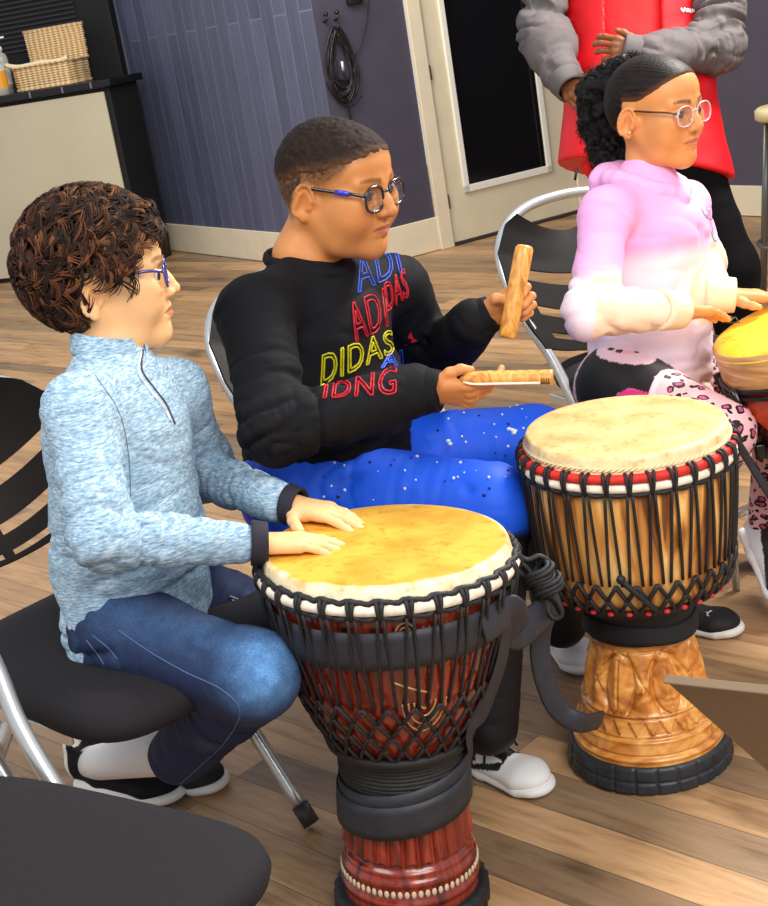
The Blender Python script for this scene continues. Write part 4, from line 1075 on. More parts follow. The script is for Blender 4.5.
# ------------------------------------------------------------------ folding chairs
chrome = mat('silver_tube', (206, 208, 206), .28, .75)
fabric = mat('black_seat_fabric', (30, 28, 31), .85, spec=.25, var=.15, vs=500, bump=.5, bs=900, bd=.0008)
plast = mat('dark_plastic_back', (15, 9, 7), .40, spec=.15)
capm = mat('rubber_cap', (52, 48, 46), .5)
def chair(label, loc, yaw, seat_z=.45, seat_len=(-.20, .24), foot=(.23, -.25), w=.215, top_h=.82, group='black padded folding chairs', back_lean=None, back_from=None, ex=.45, fw_=.244, bw_=.200):
    t = thing('folding_chair', label, 'chair', (loc[0], loc[1], 0), 0, group)
    R = eul(yaw); M = TR(R, (loc[0], loc[1], 0))
    xb = foot[0]-(.55+.0)*1.0 if back_lean is None else back_lean            # x of the tube top
    L = math.hypot(foot[0]-xb, top_h); ux = np.array((xb-foot[0], 0, top_h))/L
    def fr(y, s): return ap(M, np.array((foot[0], y, .012))+ux*s)
    half = [(w, .03), (w, .25), (w, .45), (w+.002, L*.60), (w+.018, L*.70), (w+.022, L*.80), (w+.006, L*.89), (w-.045, L*.955), (w-.12, L*.99)]
    path = [fr(y, s) for y, s in half]+[fr(0, L*1.0)]+[fr(-y, s) for y, s in half[::-1]]
    mb = MB(); mb.tube(catmull(path, 6), .0125, 12); mb.build('frame', chrome, t)
    for y in (w, -w):
        mb = MB(); mb.tube([fr(y, 0.0), fr(y, .04)], .0155, 12); mb.build('foot_cap', capm, t)
    # rear legs and rungs
    yi = w-.030; xr = .08
    for y in (yi, -yi):
        mb = MB(); mb.tube([ap(M, (xr, y, seat_z-.035)), ap(M, (foot[1], y, .03))], .0115, 10); mb.build('rear_leg', chrome, t)
        mb = MB(); mb.tube([ap(M, (foot[1]+.010, y, .045)), ap(M, (foot[1]-.004, y, .004))], .0145, 10); mb.build('foot_cap', capm, t)
    for y in (w-.012, -w+.012):
        mb = MB(); mb.smooth = False; mb.box(ap(M, ((seat_len[0]+seat_len[1])/2-(.05 if ex < .6 else .08), y, seat_z-.045)), (seat_len[1]-seat_len[0]-.20, .010, .022), R, .003); mb.build('seat_bracket', chrome, t)
    # padded seat: rounded trapezoid outline
    n = 56; G = []; a, b = seat_len; cx = (a+b)/2; hx = (b-a)/2
    for k in range(n):
        tt = 2*PI*k/n; ct, s_ = math.cos(tt), math.sin(tt); e_ = ex if ct > 0 else .45; x = np.sign(ct)*abs(ct)**e_*hx; y = np.sign(s_)*abs(s_)**e_
        wy = (fw_+bw_)/2+(fw_-bw_)/2*(x/hx)
        row = []
        for (f, z) in ((0.02, -.030), (.55, -.030), (.93, -.028), (.985, -.018), (1.0, -.004), (.985, .010), (.93, .020), (.8, .027), (.6, .030), (.4, .031), (.2, .032), (.05, .032), (.0005, .032)):
            row.append(ap(M, (cx+x*f, y*wy*f, seat_z+z+.006*(x*f/hx)**2*(-1 if x > 0 else 1))))
        G.append(row)
    mb = MB(); mb.grid(np.array(G), closed_u=True); mb.F += [tuple(k*13 for k in range(n))]
    mb.build('seat', fabric, t)
    # slotted plastic back, curved between the tubes
    nu, nv = 57, 41; s0, s1 = L*(.60 if back_from is None else back_from), L*.975; rt = .006
    def bp(u, v, side):
        s = s0+(s1-s0)*v
        ww = np.interp(s, [x[1] for x in half], [x[0] for x in half])+.011
        ww *= 1-.0*v
        y = u*ww
        top = -.060*(1-abs(u)**1.8)*ss(v, .72, 1.0); bot = .030*(abs(u)**2.2)*(1-ss(v, 0, .3))-.075*(1-abs(u)**1.6)*math.sin(v*PI)**.8
        d = .030*(1-u*u)+.010
        pnt = np.array((foot[0], y, .012))+ux*(s+top+bot); nx = np.array((ux[2], 0, -ux[0]))
        return ap(M, pnt-nx*d+nx*(rt if side else 0)+nx*.019)
    us = np.linspace(-1, 1, nu); vs = np.linspace(0, 1, nv)
    def hole(u, v):
        return .05 < abs(u) < .80 and any(abs(v-c_) < .035 for c_ in (.66, .42, .18))
    V = []; F = []
    for sd in (0, 1):
        for i in range(nu):
            for j in range(nv): V.append(bp(us[i], vs[j], sd))
    keep = [[not hole((us[i]+us[i+1])/2, (vs[j]+vs[j+1])/2) for j in range(nv-1)] for i in range(nu-1)]
    o1 = nu*nv; idd = lambda i, j, s_: s_*o1+i*nv+j
    for i in range(nu-1):
        for j in range(nv-1):
            if not keep[i][j]: continue
            F.append((idd(i, j, 0), idd(i+1, j, 0), idd(i+1, j+1, 0), idd(i, j+1, 0))); F.append((idd(i, j, 1), idd(i, j+1, 1), idd(i+1, j+1, 1), idd(i+1, j, 1)))
            for di, dj, e0, e1_ in ((-1, 0, (i, j), (i, j+1)), (1, 0, (i+1, j+1), (i+1, j)), (0, -1, (i+1, j), (i, j)), (0, 1, (i, j+1), (i+1, j+1))):
                ii, jj = i+di, j+dj
                if ii < 0 or jj < 0 or ii >= nu-1 or jj >= nv-1 or not keep[ii][jj]:
                    F.append((idd(*e0, 0), idd(*e0, 1), idd(*e1_, 1), idd(*e1_, 0)))
    o = mesh_obj('backrest', np.array(V), F, plast, t); sharp(o, 40)
    return t
CH1 = chair('black folding chair under the curly haired boy in the light blue pullover', (-.545, 2.140), -44, w=.215, seat_len=(-.12, .39), back_from=.66)
CH0 = chair('empty black padded folding chair in the near left foreground', (-.607, 1.452), -43, seat_len=(-.16, .385), ex=.42, fw_=.262, bw_=.175, back_from=.72)
CH2 = chair('black folding chair under the boy in the black printed sweatshirt', (.03, 2.73), -48)
CH3 = chair('dark backed folding chair under the girl in the pink hoodie', (.655, 3.10), -64)
# ------------------------------------------------------------------ people: shared body pieces
def core(bag, J, sk, tw=.11, td=.07, arm=(.036, .030, .024), leg=(.060, .045, .032), h=.008):
    """figure under the clothes, joined up from neck to wrists and ankles"""
    S = SDF(k=.03); lat = nrm(J['shR']-J['shL'])
    ch = J['hipc']+(J['nb']-J['hipc'])*.70; wa = J['hipc']+(J['nb']-J['hipc'])*.25
    S.tc(ch, wa, lat, (tw, td), (tw*.88, td*.95)); S.tc(wa, J['hipc'], lat, (tw*.88, td*.95), (tw, td*1.05))
    S.rc(ch, J['nb'], td*.8, .040)
    for s_ in 'RL':
        S.rc(J['nb']+(J['hipc']-J['nb'])*.08, J['sh'+s_], .036, arm[0]); S.rc(J['sh'+s_], J['el'+s_], arm[0], arm[1]); S.rc(J['el'+s_], J['wr'+s_], arm[1], arm[2])
        S.rc(J['hip'+s_], J['kn'+s_], leg[0], leg[1]); S.rc(J['kn'+s_], J['an'+s_], leg[1], leg[2])
    V, F = S.mesh(h); bag.add(V, F, np.tile(lin(sk), (len(V), 1)))
def top_garment(J, tw, td, arm, k=.035, sh_drop=.0, hem=None, belly=0.0, cuff=.0, tail=.0):
    """torso and sleeves of a pullover; arm = radii at shoulder, elbow, wrist"""
    S = SDF(k=k); lat = nrm(J['shR']-J['shL']); up = nrm(J['nb']-J['hipc']); fw = nrm(np.cross(lat, up))*-1 if False else nrm(np.cross(up, lat))*-1
    if np.dot(fw, J['fwd']) < 0: fw = -fw
    ch = J['hipc']+(J['nb']-J['hipc'])*.70; wa = J['hipc']+(J['nb']-J['hipc'])*.26
    S.tc(ch, wa, lat, (tw, td), (tw*.97, td*1.02+belly)); S.tc(wa+fw*belly*.4, J['hipc']-up*tail, lat, (tw*.97, td*1.02+belly), (tw*1.06, td*1.12+belly*.6))
    S.rc(ch+up*.01, J['nb']-up*.012, td*.85, .052, k=.05)
    for s_ in 'RL':
        S.rc(J['nb']-up*.035+(J['sh'+s_]-J['nb'])*.2, J['sh'+s_], .050, arm[0], k=.03)
        S.rc(J['sh'+s_], J['el'+s_], arm[0], arm[1], k=.028); S.rc(J['el'+s_], J['wr'+s_], arm[1], arm[2], k=.022)
    return S, lat, up, fw, ch, wa
def cut_plane(S, o, n, k=.002): S.plane(o, n, k); return S
def cuff(parent, a, b, r0, r1, m_, nm='cuff', n=24, rib=0):
    a = np.asarray(a); b = np.asarray(b); d = nrm(b-a); M = frameM(a, np.cross(d, (0, 0, 1)) if abs(d[2]) < .9 else (1, 0, 0), z=d); L = np.linalg.norm(b-a)
    mb = MB(); mb.lathe([(r0*.80, 0), (r0, .0), (r0*1.03, L*.15), (r1*1.03, L*.85), (r1, L), (r1*.86, L), (r1*.84, L*.6)], 48, M, (lambda th, r, z: r+rib*np.sin(th*24)) if rib else None)
    return mb.build(nm, m_, parent)
def arm_folds(J, r, amp):
    o = []
    for s_ in 'RL': o += [(J['sh'+s_], J['el'+s_], r, amp, 1.0), (J['el'+s_], J['wr'+s_], r*.85, amp, .15)]
    o.append((J['hipc'], J['nb'], r*2.3, amp*.8, .05)); return o
def leg_folds(J, r, amp):
    o = []
    for s_ in 'RL': o += [(J['hip'+s_], J['kn'+s_], r, amp, .0), (J['kn'+s_], J['an'+s_], r*.8, amp, .15)]
    return o
def neck_band(parent, c, lat, fw, ru, rv, hgt, thick, m_, nm='collar', tilt=.0, gap=0.0, flare=0.0, n=64, lift=None):
    up = np.cross(lat, fw); up = up if up[2] > 0 else -up; fw = nrm(fw); mb = MB(); G = []
    A = np.linspace(gap, 2*PI-gap, n, endpoint=gap > 0) if gap > 0 else np.linspace(0, 2*PI, n, endpoint=False)
    for a in A:
        row = []; d = fw*math.cos(a)*rv+lat*math.sin(a)*ru; nn = nrm(fw*math.cos(a)+lat*math.sin(a)); dz = -tilt*math.cos(a)
        for (f, o) in ((0, 0), (.0, .6), (.25, 1), (.75, 1), (1, .6), (1, .2), (.8, 0), (0, 0)):
            row.append(c+d+nn*(o*thick+flare*f)+up*(f*hgt+dz))
        G.append(row)
    mb.grid(np.array(G), closed_u=gap == 0); return mb.build(nm, m_, parent)
def xf(J): return {k: np.asarray(v, float) for k, v in J.items()}
def drum_plane(D, px, py, up=0.0):                               # where a line of sight meets a drumhead
    o = D.M[:3, 3]+D.ax*(D.H+up); v = ray(px, py); return cC+v*((o-cC) @ D.ax)/(v @ D.ax)
def heather(name, c1, c2, c3, sc=(9, 9, 60), bs=.4):
    s = NT(name); mp = s.coord(scale=sc)
    n = s.n('ShaderNodeTexNoise'); n.inputs['Scale'].default_value = 3.2; n.inputs['Detail'].default_value = 6; n.inputs['Roughness'].default_value = .7; s.l(mp, 0, n, 0)
    r = s.ramp([(.34, L4(c1)), (.50, L4(c2)), (.66, L4(c3))]); s.l(n, 0, r, 0); s.l(r, 0, s.b, 'Base Color'); s.b.inputs['Roughness'].default_value = .85; s.b.inputs['Specular IOR Level'].default_value = .2
    s.bump(n, 0, bs, .0015); return s.m

# ---- boy in the grey-blue pullover (nearest)
pA = thing('person', 'curly haired boy in light blue pullover and jeans with both hands on dark red drum', 'person', (-.43, 2.04, 0))
skA = (236, 186, 132)
J = xf(dict(nb=P(110, 350, 2.13), shR=P(80, 410, 2.02), shL=P(174, 392, 2.24), elR=P(102, 538, 1.94), wrR=P(250, 542, 2.06), elL=P(208, 474, 2.38), wrL=P(284, 502, 2.19),
            hipc=P(138, 612, 2.19), hipR=P(116, 628, 2.12), hipL=P(172, 592, 2.26), knR=P(250, 675, 1.98), anR=P(178, 755, 2.28), knL=P(300, 640, 2.32), anL=P(196, 748, 2.46)))
J['fwd'] = np.array((math.cos(math.radians(-30)), math.sin(math.radians(-30)), 0))
wR = drum_plane(D1, 258, 543, .020); wL = drum_plane(D1, 292, 505, .022)
tR = drum_plane(D1, 338, 542, .008); tL = drum_plane(D1, 368, 521, .008)
J['wrR'] = wR-nrm(tR-wR)*.028; J['wrL'] = wL-nrm(tL-wL)*.026
bag = Bag(); core(bag, J, skA, tw=.095, td=.06)
MA = TR(eul(6, 2, 0), P(103, 279, 2.13), 1.02)
head(bag, MA, skA, dict(cheek=1.06, jaw=.92, lip=1.0, nose=.95, neck=.041, brow=.8), (206, 116, 92), (70, 42, 26), neck=J['nb'])
fc = [(8, 10, 6), (6, 10, 6), (8, 12, 6), (10, 12, 8)]
hand(bag, wR, tR-wR, D1.ax+.02*nrm(wR-tR), 1, skA, curl=fc, s=.84, spread=1.1, back=J['wrR'], thumb=[(.016, .020, -.004), (.040, .036, -.006), (.062, .040, -.006), (.080, .040, -.006)])
hand(bag, wL, tL-wL, D1.ax, -1, skA, curl=fc, s=.84, spread=1.2, back=J['wrL'], thumb=[(.014, .022, -.006), (.030, .046, -.010), (.046, .062, -.012), (.060, .072, -.013)])
bag.build('body', SKIN, pA); eyes(pA, MA, (1, -.22, -.08), (52, 30, 18))
purp = mat('purple_frame', (64, 60, 130), .25, coat=.5)
glasses(pA, MA, purp, LENS, w=.0235, h=.0180, r=.0021, z=-.001)
# curly hair: shell plus locks
def hair_shell(M, cutfn, off, nz_amp, nz_sc, h, col, colvar, parent, material, name='hair', extra=None, seed=0):
    S = SDF(M, k=.03)
    S.ell((-.014, 0, .030), (.093+off, .074+off, .078+off), k=.03); S.ell((-.045, 0, .004), (.056+off, .060+off, .058+off), k=.03)
    S.ell((.036, 0, .040), (.050+off, .060+off, .046+off), k=.03)
    if extra: extra(S)
    Mi = np.linalg.inv(M)
    S.fnop(lambda p: cutfn(ap(Mi, p))*S.sc, 'i', .008)
    if nz_amp: S.fnop(lambda p: nz_amp*vnoise(p*nz_sc+seed), 'g')
    V, F = S.mesh(h); V = relax(V, F, 1, .3); L = ap(Mi, V)
    C = np.clip(lin(col)*(1+colvar*vnoise(V*90))[:, None], 0, 1)
    return mesh_obj(name, V, F, material, parent, True, C)
hairm = vmat('hair', rough=.62, spec=.16, bump=.35, bs=700, bd=.0008)
def hairline_A(L): # >0 = cut away
    x, y, z = L[..., 0], np.abs(L[..., 1]), L[..., 2]
    front = np.interp(x, [-.12, -.060, -.040, -.034, .004, .010, .030, .045, .062, .080, .10], [-.052, -.056, -.040, .024, .026, -.002, .004, .028, .048, .062, .066])
    return front-z
shA = hair_shell(MA, hairline_A, .012, .006, 40, .0035, (40, 24, 16), .6, pA, hairm)
r_ = random.Random(11)
def waves(n, M, pick, r0, ln, cols, parent, nm, seg=8, sides=5, flowf=None, amp=.004):
    """soft wavy tufts: several strands share one curl so they read as clumps"""
    mb = MB()
    for i in range(n):
        L0, nn, fl = pick(r_); fl = nrm(fl-nn*np.dot(fl, nn)); t2 = np.cross(nn, fl); ph = r_.random()*6.28; l = ln*(.6+.8*r_.random()); cv = (r_.random()-.5)*2.6
        c = np.array(cols[r_.randrange(len(cols))], float)
        for s_ in range(5):
            o = t2*(r_.random()-.5)*.007+fl*(r_.random()-.5)*.006; pts = []
            a0 = cv+(r_.random()-.5)*.3
            for k in range(seg):
                f = k/(seg-1); a = a0*f*1.6; q = L0+o+nn*(.001+.011*math.sin(f*PI*.85))+(fl*math.cos(a)+t2*math.sin(a))*l*f+t2*amp*math.sin(ph+f*5)*f-nn*l*.28*f*f
                pts.append(q)
            mb.tube(ap(M, pts), np.linspace(1, .25, seg)*r0*(.7+.6*r_.random())*S_(M), sides, col=lin(np.clip(c*(.8+.4*r_.random()), 0, 255)))
    return mb.build(nm, hairm, parent)
def pickA(r):
    while True:
        v = np.array((r.gauss(0, 1), r.gauss(0, 1), r.gauss(0, 1))); v /= np.linalg.norm(v)
        p = np.array((-.012, 0, .030))+v*np.array((.110, .093, .104))
        if hairline_A(p-np.array((0, 0, .006))) < 0 or (p[2] > .10): return p, v, np.array((.55+.5*r.random(), .5*(r.random()-.5), -.25+.5*(r.random()-.5)))
cA = [(44, 27, 18), (58, 35, 22), (34, 21, 15), (84, 50, 30), (104, 64, 38), (48, 32, 24), (30, 20, 16)]
waves(1150, MA, pickA, .0017, .034, cA, pA, 'hair_curls')
def pickAf(r):
    t = r.uniform(-1.0, 1.0); p = np.array((.082-.024*t*t, .058*t, .080+.022*r.random())); return p, nrm(np.array((.8, .3*t, .5))), np.array((.3, .2*t, -.8+.3*r.random()))
waves(46, MA, pickAf, .0016, .017, cA, pA, 'hair_fringe')
# pullover
S, lat, up, fw, ch, wa = top_garment(J, .134, .100, (.050, .046, .031), tail=.060)
S.plane((0, 0, .458), (0, 0, -1), .004)
for a, b in (((92, 470), (120, 520)), ((180, 470), (196, 520))): pass
S.groove([P(108, 425, 1.93), P(128, 480, 1.93), P(132, 520, 1.93)], .006, .008)
S.groove([P(70, 598, 1.98), P(130, 600, 1.98), P(200, 585, 2.02)], .006, .007); S.groove([P(72, 622, 2.0), P(140, 622, 2.0), P(210, 600, 2.04)], .005, .008)
S.groove([P(62, 575, 1.98), P(110, 590, 1.96)], .005, .006)
S.groove([P(190, 440, 2.14), P(205, 500, 2.14), P(200, 545, 2.14)], .006, .008); S.groove([P(165, 440, 2.08), P(178, 510, 2.08)], .004, .006)
S.groove([P(132, 530, 1.90), P(160, 548, 1.93), P(200, 552, 1.96)], .004, .006); S.groove([P(118, 512, 1.90), P(150, 525, 1.93)], .005, .006)
S.groove([P(100, 400, 1.95), P(112, 440, 1.93)], .003, .006); S.groove([P(215, 460, 2.3), P(240, 488, 2.25)], .004, .006)
hA = heather('heather_blue_knit', (98, 128, 152), (150, 180, 202), (206, 222, 230), sc=(26, 26, 120))
def w_(V): return 1.0
pul = garment('pullover', S, pA, hA, None, h=.0042, wr=.0012, wsc=(11, 11, 22), it=1, folds=arm_folds(J, .048, .0080))
navy = mat('navy_binding', (26, 24, 40), .8)
cuff(pA, J['wrR']+nrm(tR-wR)*.018, J['wrR']+nrm(tR-wR)*.042, .0325, .030, navy); cuff(pA, J['wrL']+nrm(tL-wL)*.018, J['wrL']+nrm(tL-wL)*.040, .0325, .029, navy)
neck_band(pul, J['nb']-up*.010, lat, fw, .055, .053, .036, .007, hA, 'stand_collar', tilt=.010, gap=.20, flare=-.004)
bvA = bvh_of(pul)
def on_surf(bv, x, y, off=.001):
    v = Vector(ray(x, y)).normalized(); h = bv.ray_cast(Vector(cC), v)
    if h[0] is None: return None
    return np.array(h[0])-np.array(v)*off
def surf_line(bv, pts, off, r, nm, m_, par, n=8, sides=6, flat=None):
    q = catmull([(a, b, 0) for a, b in pts], n)[:, :2]; s3 = [on_surf(bv, x, y, off) for x, y in q]; s3 = [p for p in s3 if p is not None]
    if len(s3) < 2: return None
    mb = MB(); mb.tube(np.array(s3), r, sides, flat=flat); return mb.build(nm, m_, par)
surf_line(bvA, [(141, 352), (139, 372), (150, 390), (162, 405), (172, 422)], .001, .0022, 'zip', mat('zip_grey', (205, 215, 220), .35, .3), pul)
surf_line(bvA, [(143, 350), (142, 370), (154, 388), (166, 404), (175, 424)], .000, .0018, 'zip_tape', mat('zip_dark', (44, 50, 66), .6), pul)
#surf_line(bvA, [(76, 332), (96, 346), (118, 354), (132, 352), (141, 346)], .0006, .0016, 'collar_binding', navy, pul)
surf_line(bvA, [(95, 375), (118, 410), (128, 450), (131, 500)], .0003, .0010, 'seam', mat('seam_blue', (100, 120, 138), .8), pul)
# jeans
jm = NT('denim'); a_ = jm.n('ShaderNodeAttribute', attribute_name='Col'); n = jm.n('ShaderNodeTexNoise'); n.inputs['Scale'].default_value = 260; mp = jm.coord(scale=(1, 1, 2)); jm.l(mp, 0, n, 0)
r = jm.ramp([(.3, (.72, .72, .74, 1)), (.7, (1.25, 1.25, 1.22, 1))]); jm.l(n, 0, r, 0); mx = jm.n('ShaderNodeMix', data_type='RGBA', blend_type='MULTIPLY'); mx.inputs[0].default_value = 1
jm.l(a_, 'Color', mx, 6); jm.l(r, 0, mx, 7); jm.l(mx, 2, jm.b, 'Base Color'); jm.b.inputs['Roughness'].default_value = .85; jm.bump(n, 0, .4, .0008); jm = jm.m
S = SDF(k=.03)
S.tc(J['hipR'], J['hipL'], (0, 0, 1), (.068, .070), (.068, .070)); S.ell(J['hipc']+np.array((-.005, .01, -.02)), (.10, .10, .058))
S.rc(J['hipR']+np.array((.005, 0, -.005)), J['knR'], .072, .060); S.ell(J['knR']+np.array((.008, -.004, .004)), (.056, .056, .054))
S.rc(J['knR']+np.array((0, .01, -.01)), J['anR'], .060, .050)
S.rc(J['hipL'], J['knL'], .076, .060); S.rc(J['knL'], J['anL'], .056, .046)
kn, an = J['knR'], J['anR']; dsh = nrm(an-kn)
S.fnop(lambda p: np.where(np.linalg.norm(p-an, axis=-1) < .13, (p-(an+dsh*.010)) @ dsh, -.05), 'i', .003)
S.groove([P(222, 640, 1.9), P(232, 668, 1.92), P(232, 690, 1.95)], .006, .007); S.groove([P(216, 690, 2.0), P(236, 700, 1.96), P(262, 716, 1.97)], .006, .007)
S.groove([P(205, 700, 2.02), P(232, 722, 2.0), P(250, 738, 2.0)], .005, .006); S.groove([P(120, 632, 2.0), P(160, 640, 1.98), P(205, 655, 1.96)], .004, .006)
S.groove([P(240, 640, 1.92), P(256, 632, 1.94)], .004, .008); S.groove([P(190, 600, 2.05), P(215, 620, 2.0), P(240, 630, 1.95)], .005, .008); S.groove([P(185, 740, 2.2), P(205, 755, 2.16), P(222, 764, 2.12)], .004, .006)
knee_c = P(268, 672, 1.92)
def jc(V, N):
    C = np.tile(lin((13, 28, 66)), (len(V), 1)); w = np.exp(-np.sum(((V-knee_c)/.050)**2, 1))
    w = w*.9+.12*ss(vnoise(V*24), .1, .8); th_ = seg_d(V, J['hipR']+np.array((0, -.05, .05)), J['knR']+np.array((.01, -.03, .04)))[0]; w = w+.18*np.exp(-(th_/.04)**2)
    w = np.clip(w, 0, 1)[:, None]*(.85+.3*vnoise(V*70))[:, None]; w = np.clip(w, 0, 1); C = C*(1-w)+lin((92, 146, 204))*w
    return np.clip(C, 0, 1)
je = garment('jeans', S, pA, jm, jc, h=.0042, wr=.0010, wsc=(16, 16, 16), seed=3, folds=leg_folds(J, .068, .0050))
bvJ = bvh_of(je)
stm = mat('jean_stitch', (70, 92, 136), .8)
surf_line(bvJ, [(118, 630), (150, 652), (185, 672), (222, 690), (240, 712), (225, 742), (196, 770), (178, 786)], .0004, .0011, 'seam', stm, je)
surf_line(bvJ, [(86, 640), (98, 655), (104, 665)], .0004, .0010, 'pocket_seam', stm, je); surf_line(bvJ, [(92, 635), (108, 648), (118, 660)], .0004, .0010, 'pocket_seam', stm, je)
mb = MB()
for (x0, y0, x1, y1) in ((232, 600, 250, 604), (236, 606, 248, 610), (230, 596, 240, 600), (240, 600, 246, 612)):
    q = [on_surf(bvJ, x0+(x1-x0)*f, y0+(y1-y0)*f, .001) for f in np.linspace(0, 1, 5)]; q = [p for p in q if p is not None]
    if len(q) > 1: mb.tube(np.array(q), .0012, 5)
if mb.n: mb.build('frayed_thread', mat('thread_pale', (170, 186, 206), .8), je)
# shoes: near one seen with a white sock
blkS = mat('black_suede', (16, 16, 18), .7, var=.2, vs=80); wsole = mat('white_rubber', (228, 228, 222), .45)
h0 = Z(80, 775, .03); 
def slip_cols(L):
    C = np.tile(lin((16, 16, 18)), (len(L), 1)); C[(L[:, 0] < .026)] = lin((226, 224, 216)); return C
slipm = vmat('two_tone_suede', rough=.7, spec=.25, bump=.2, bs=400, bd=.0005)
u1, Ms = shoe(pA, Z(76, 781, 0.0), Z(215, 808, 0.0), .262, slipm, wsole, slip=True, ankle=(.045, .078), colfn=slip_cols)
cuff(pA, Ms[:3, 3]+Ms[:3, 0]*.052+Ms[:3, 2]*.045, J['anR']+dsh*-.02, .033, .036, mat('white_sock', (222, 222, 220), .85, bump=.5, bs=120), 'sock', rib=.0012)
u2, Ms2 = shoe(pA, Z(126, 774, 0.0), Z(260, 797, 0.0), .235, blkS, wsole, slip=True, ankle=(.045, .078))
# ---- boy in the black printed sweatshirt
pB = thing('person', 'boy with short cropped hair and dark glasses in black printed sweatshirt holding two wooden sticks', 'person', (-.10, 2.46, 0))
skB = (196, 130, 74)
J = xf(dict(nb=P(306, 258, 2.42), shR=P(256, 314, 2.30), shL=P(396, 290, 2.58), elR=P(276, 432, 2.18), wrR=P(424, 394, 2.24), elL=P(436, 362, 2.70), wrL=P(478, 322, 2.48),
            hipc=P(330, 480, 2.57), hipR=P(302, 492, 2.48), hipL=P(365, 466, 2.67), knR=P(490, 508, 2.40), anR=P(488, 725, 2.42), knL=P(534, 446, 2.72), anL=P(562, 622, 2.80)))
J['fwd'] = np.array((math.cos(math.radians(-42)), math.sin(math.radians(-42)), 0))
wR = P(432, 391, 2.24); tR = P(512, 397, 2.20); wL = P(486, 316, 2.47); tL = P(533, 292, 2.44)
J['wrR'] = wR-nrm(tR-wR)*.025; J['wrL'] = wL-nrm(tL-wL)*.025
bag = Bag(); core(bag, J, skB, tw=.12, td=.08, arm=(.040, .034, .026), leg=(.070, .052, .038))
MBh = TR(eul(-36, 10, 0), P(338, 186, 2.38), 1.035)
def shadeB(L, C):                                                # clipped hair at temples and nape fades into the skin
    x, y, z = L[..., 0], np.abs(L[..., 1]), L[..., 2]
    line = np.interp(x, [-.12, -.05, -.030, -.02, .008, .02, .05, .065, .09], [-.056, -.052, -.030, .012, .010, .012, .030, .052, .060])
    w = ss(z-line, -.006, .012)*(.92+.25*vnoise(L*260)); w = w*(.66+.34*ss(z-line, .0, .035)); w = np.clip(w, 0, 1)[:, None]
    return C*(1-w)+lin((50, 36, 26))*w
head(bag, MBh, skB, dict(cheek=1.20, jaw=1.16, lip=1.12, nose=1.12, neck=.052, brow=.75), (176, 96, 76), (46, 28, 18), neck=J['nb'], shade=shadeB)
# right hand under the flat stick, thumb on top
hxR = nrm(tR-wR)
hand(bag, wR, hxR, (-.05, -.85, -.55), 1, skB, s=.86, back=J['wrR'],
     curl=[(14, 8, 4), (34, 34, 20), (44, 44, 26), (50, 50, 30)], thumb=[(.016, .022, -.006), (.036, .038, -.016), (.056, .042, -.024), (.074, .038, -.028)])
# left hand round the upright stick
s1a, s1b = P(525, 245, 2.40), P(507, 338, 2.41); s1d = nrm(s1b-s1a)
hxL = nrm(tL-wL)
hand(bag, wL, hxL, (.1, .85, .30), -1, skB, s=.90, back=J['wrL'],
     curl=[(40, 84, 44), (52, 86, 44), (58, 88, 44), (64, 88, 44)], thumb=[(.018, .022, -.006), (.040, .034, -.018), (.060, .030, -.034), (.076, .022, -.044)])
bag.build('body', SKIN, pB); eyes(pB, MBh, (1, -.12, -.10), (34, 20, 14))
nvy = mat('black_frame', (20, 20, 30), .25, coat=.5); blu = mat('blue_temple', (30, 50, 190), .3, coat=.4)
g = glasses(pB, MBh, nvy, LENS, w=.0240, h=.0200, r=.0024, z=-.005)
for c in g.children:
    if c.name.startswith('temple'):
        pass
tb = MB(); tb.tube(ap(MBh, [(.046, -.0752, .0090), (.058, -.0728, .0088), (.070, -.0700, .0082)]), .0031*S_(MBh), 8, flat=(.8, 1.4)); tb.build('temple_inlay', blu, g)
def hairline_B(L):
    x, y, z = L[..., 0], np.abs(L[..., 1]), L[..., 2]
    return np.interp(x, [-.12, -.06, -.02, .02, .045, .065, .078, .09], [.000, .004, .026, .032, .040, .048, .055, .060])-z
def hairB(L): return hairline_B(L)
S = SDF(MBh, k=.03)
S.ell((-.014, 0, .030), (.0950, .0762, .0805), k=.03); S.ell((.036, 0, .040), (.0515, .0616, .0476), k=.03); S.ell((-.045, 0, .004), (.0565, .0605, .0585), k=.03)
Mi = np.linalg.inv(MBh); S.fnop(lambda p: .0016*vnoise(p*170)+.0012*vnoise(p*360), 'g'); S.fnop(lambda p: hairline_B(ap(Mi, p)), 'i', .016)
V, F = S.mesh(.0026); L = ap(Mi, V); C = lin((34, 22, 16))*(1+.6*vnoise(L*190))[:, None]; fd = ss(-hairline_B(L), .0, .030)[:, None]; C = C*fd+lin((92, 62, 40))*(1+.35*vnoise(L*240))[:, None]*(1-fd)
mesh_obj('hair', V, F, vmat('cropped_hair', rough=.75, spec=.2, bump=.6, bs=900, bd=.001), pB, True, np.clip(C, 0, 1))
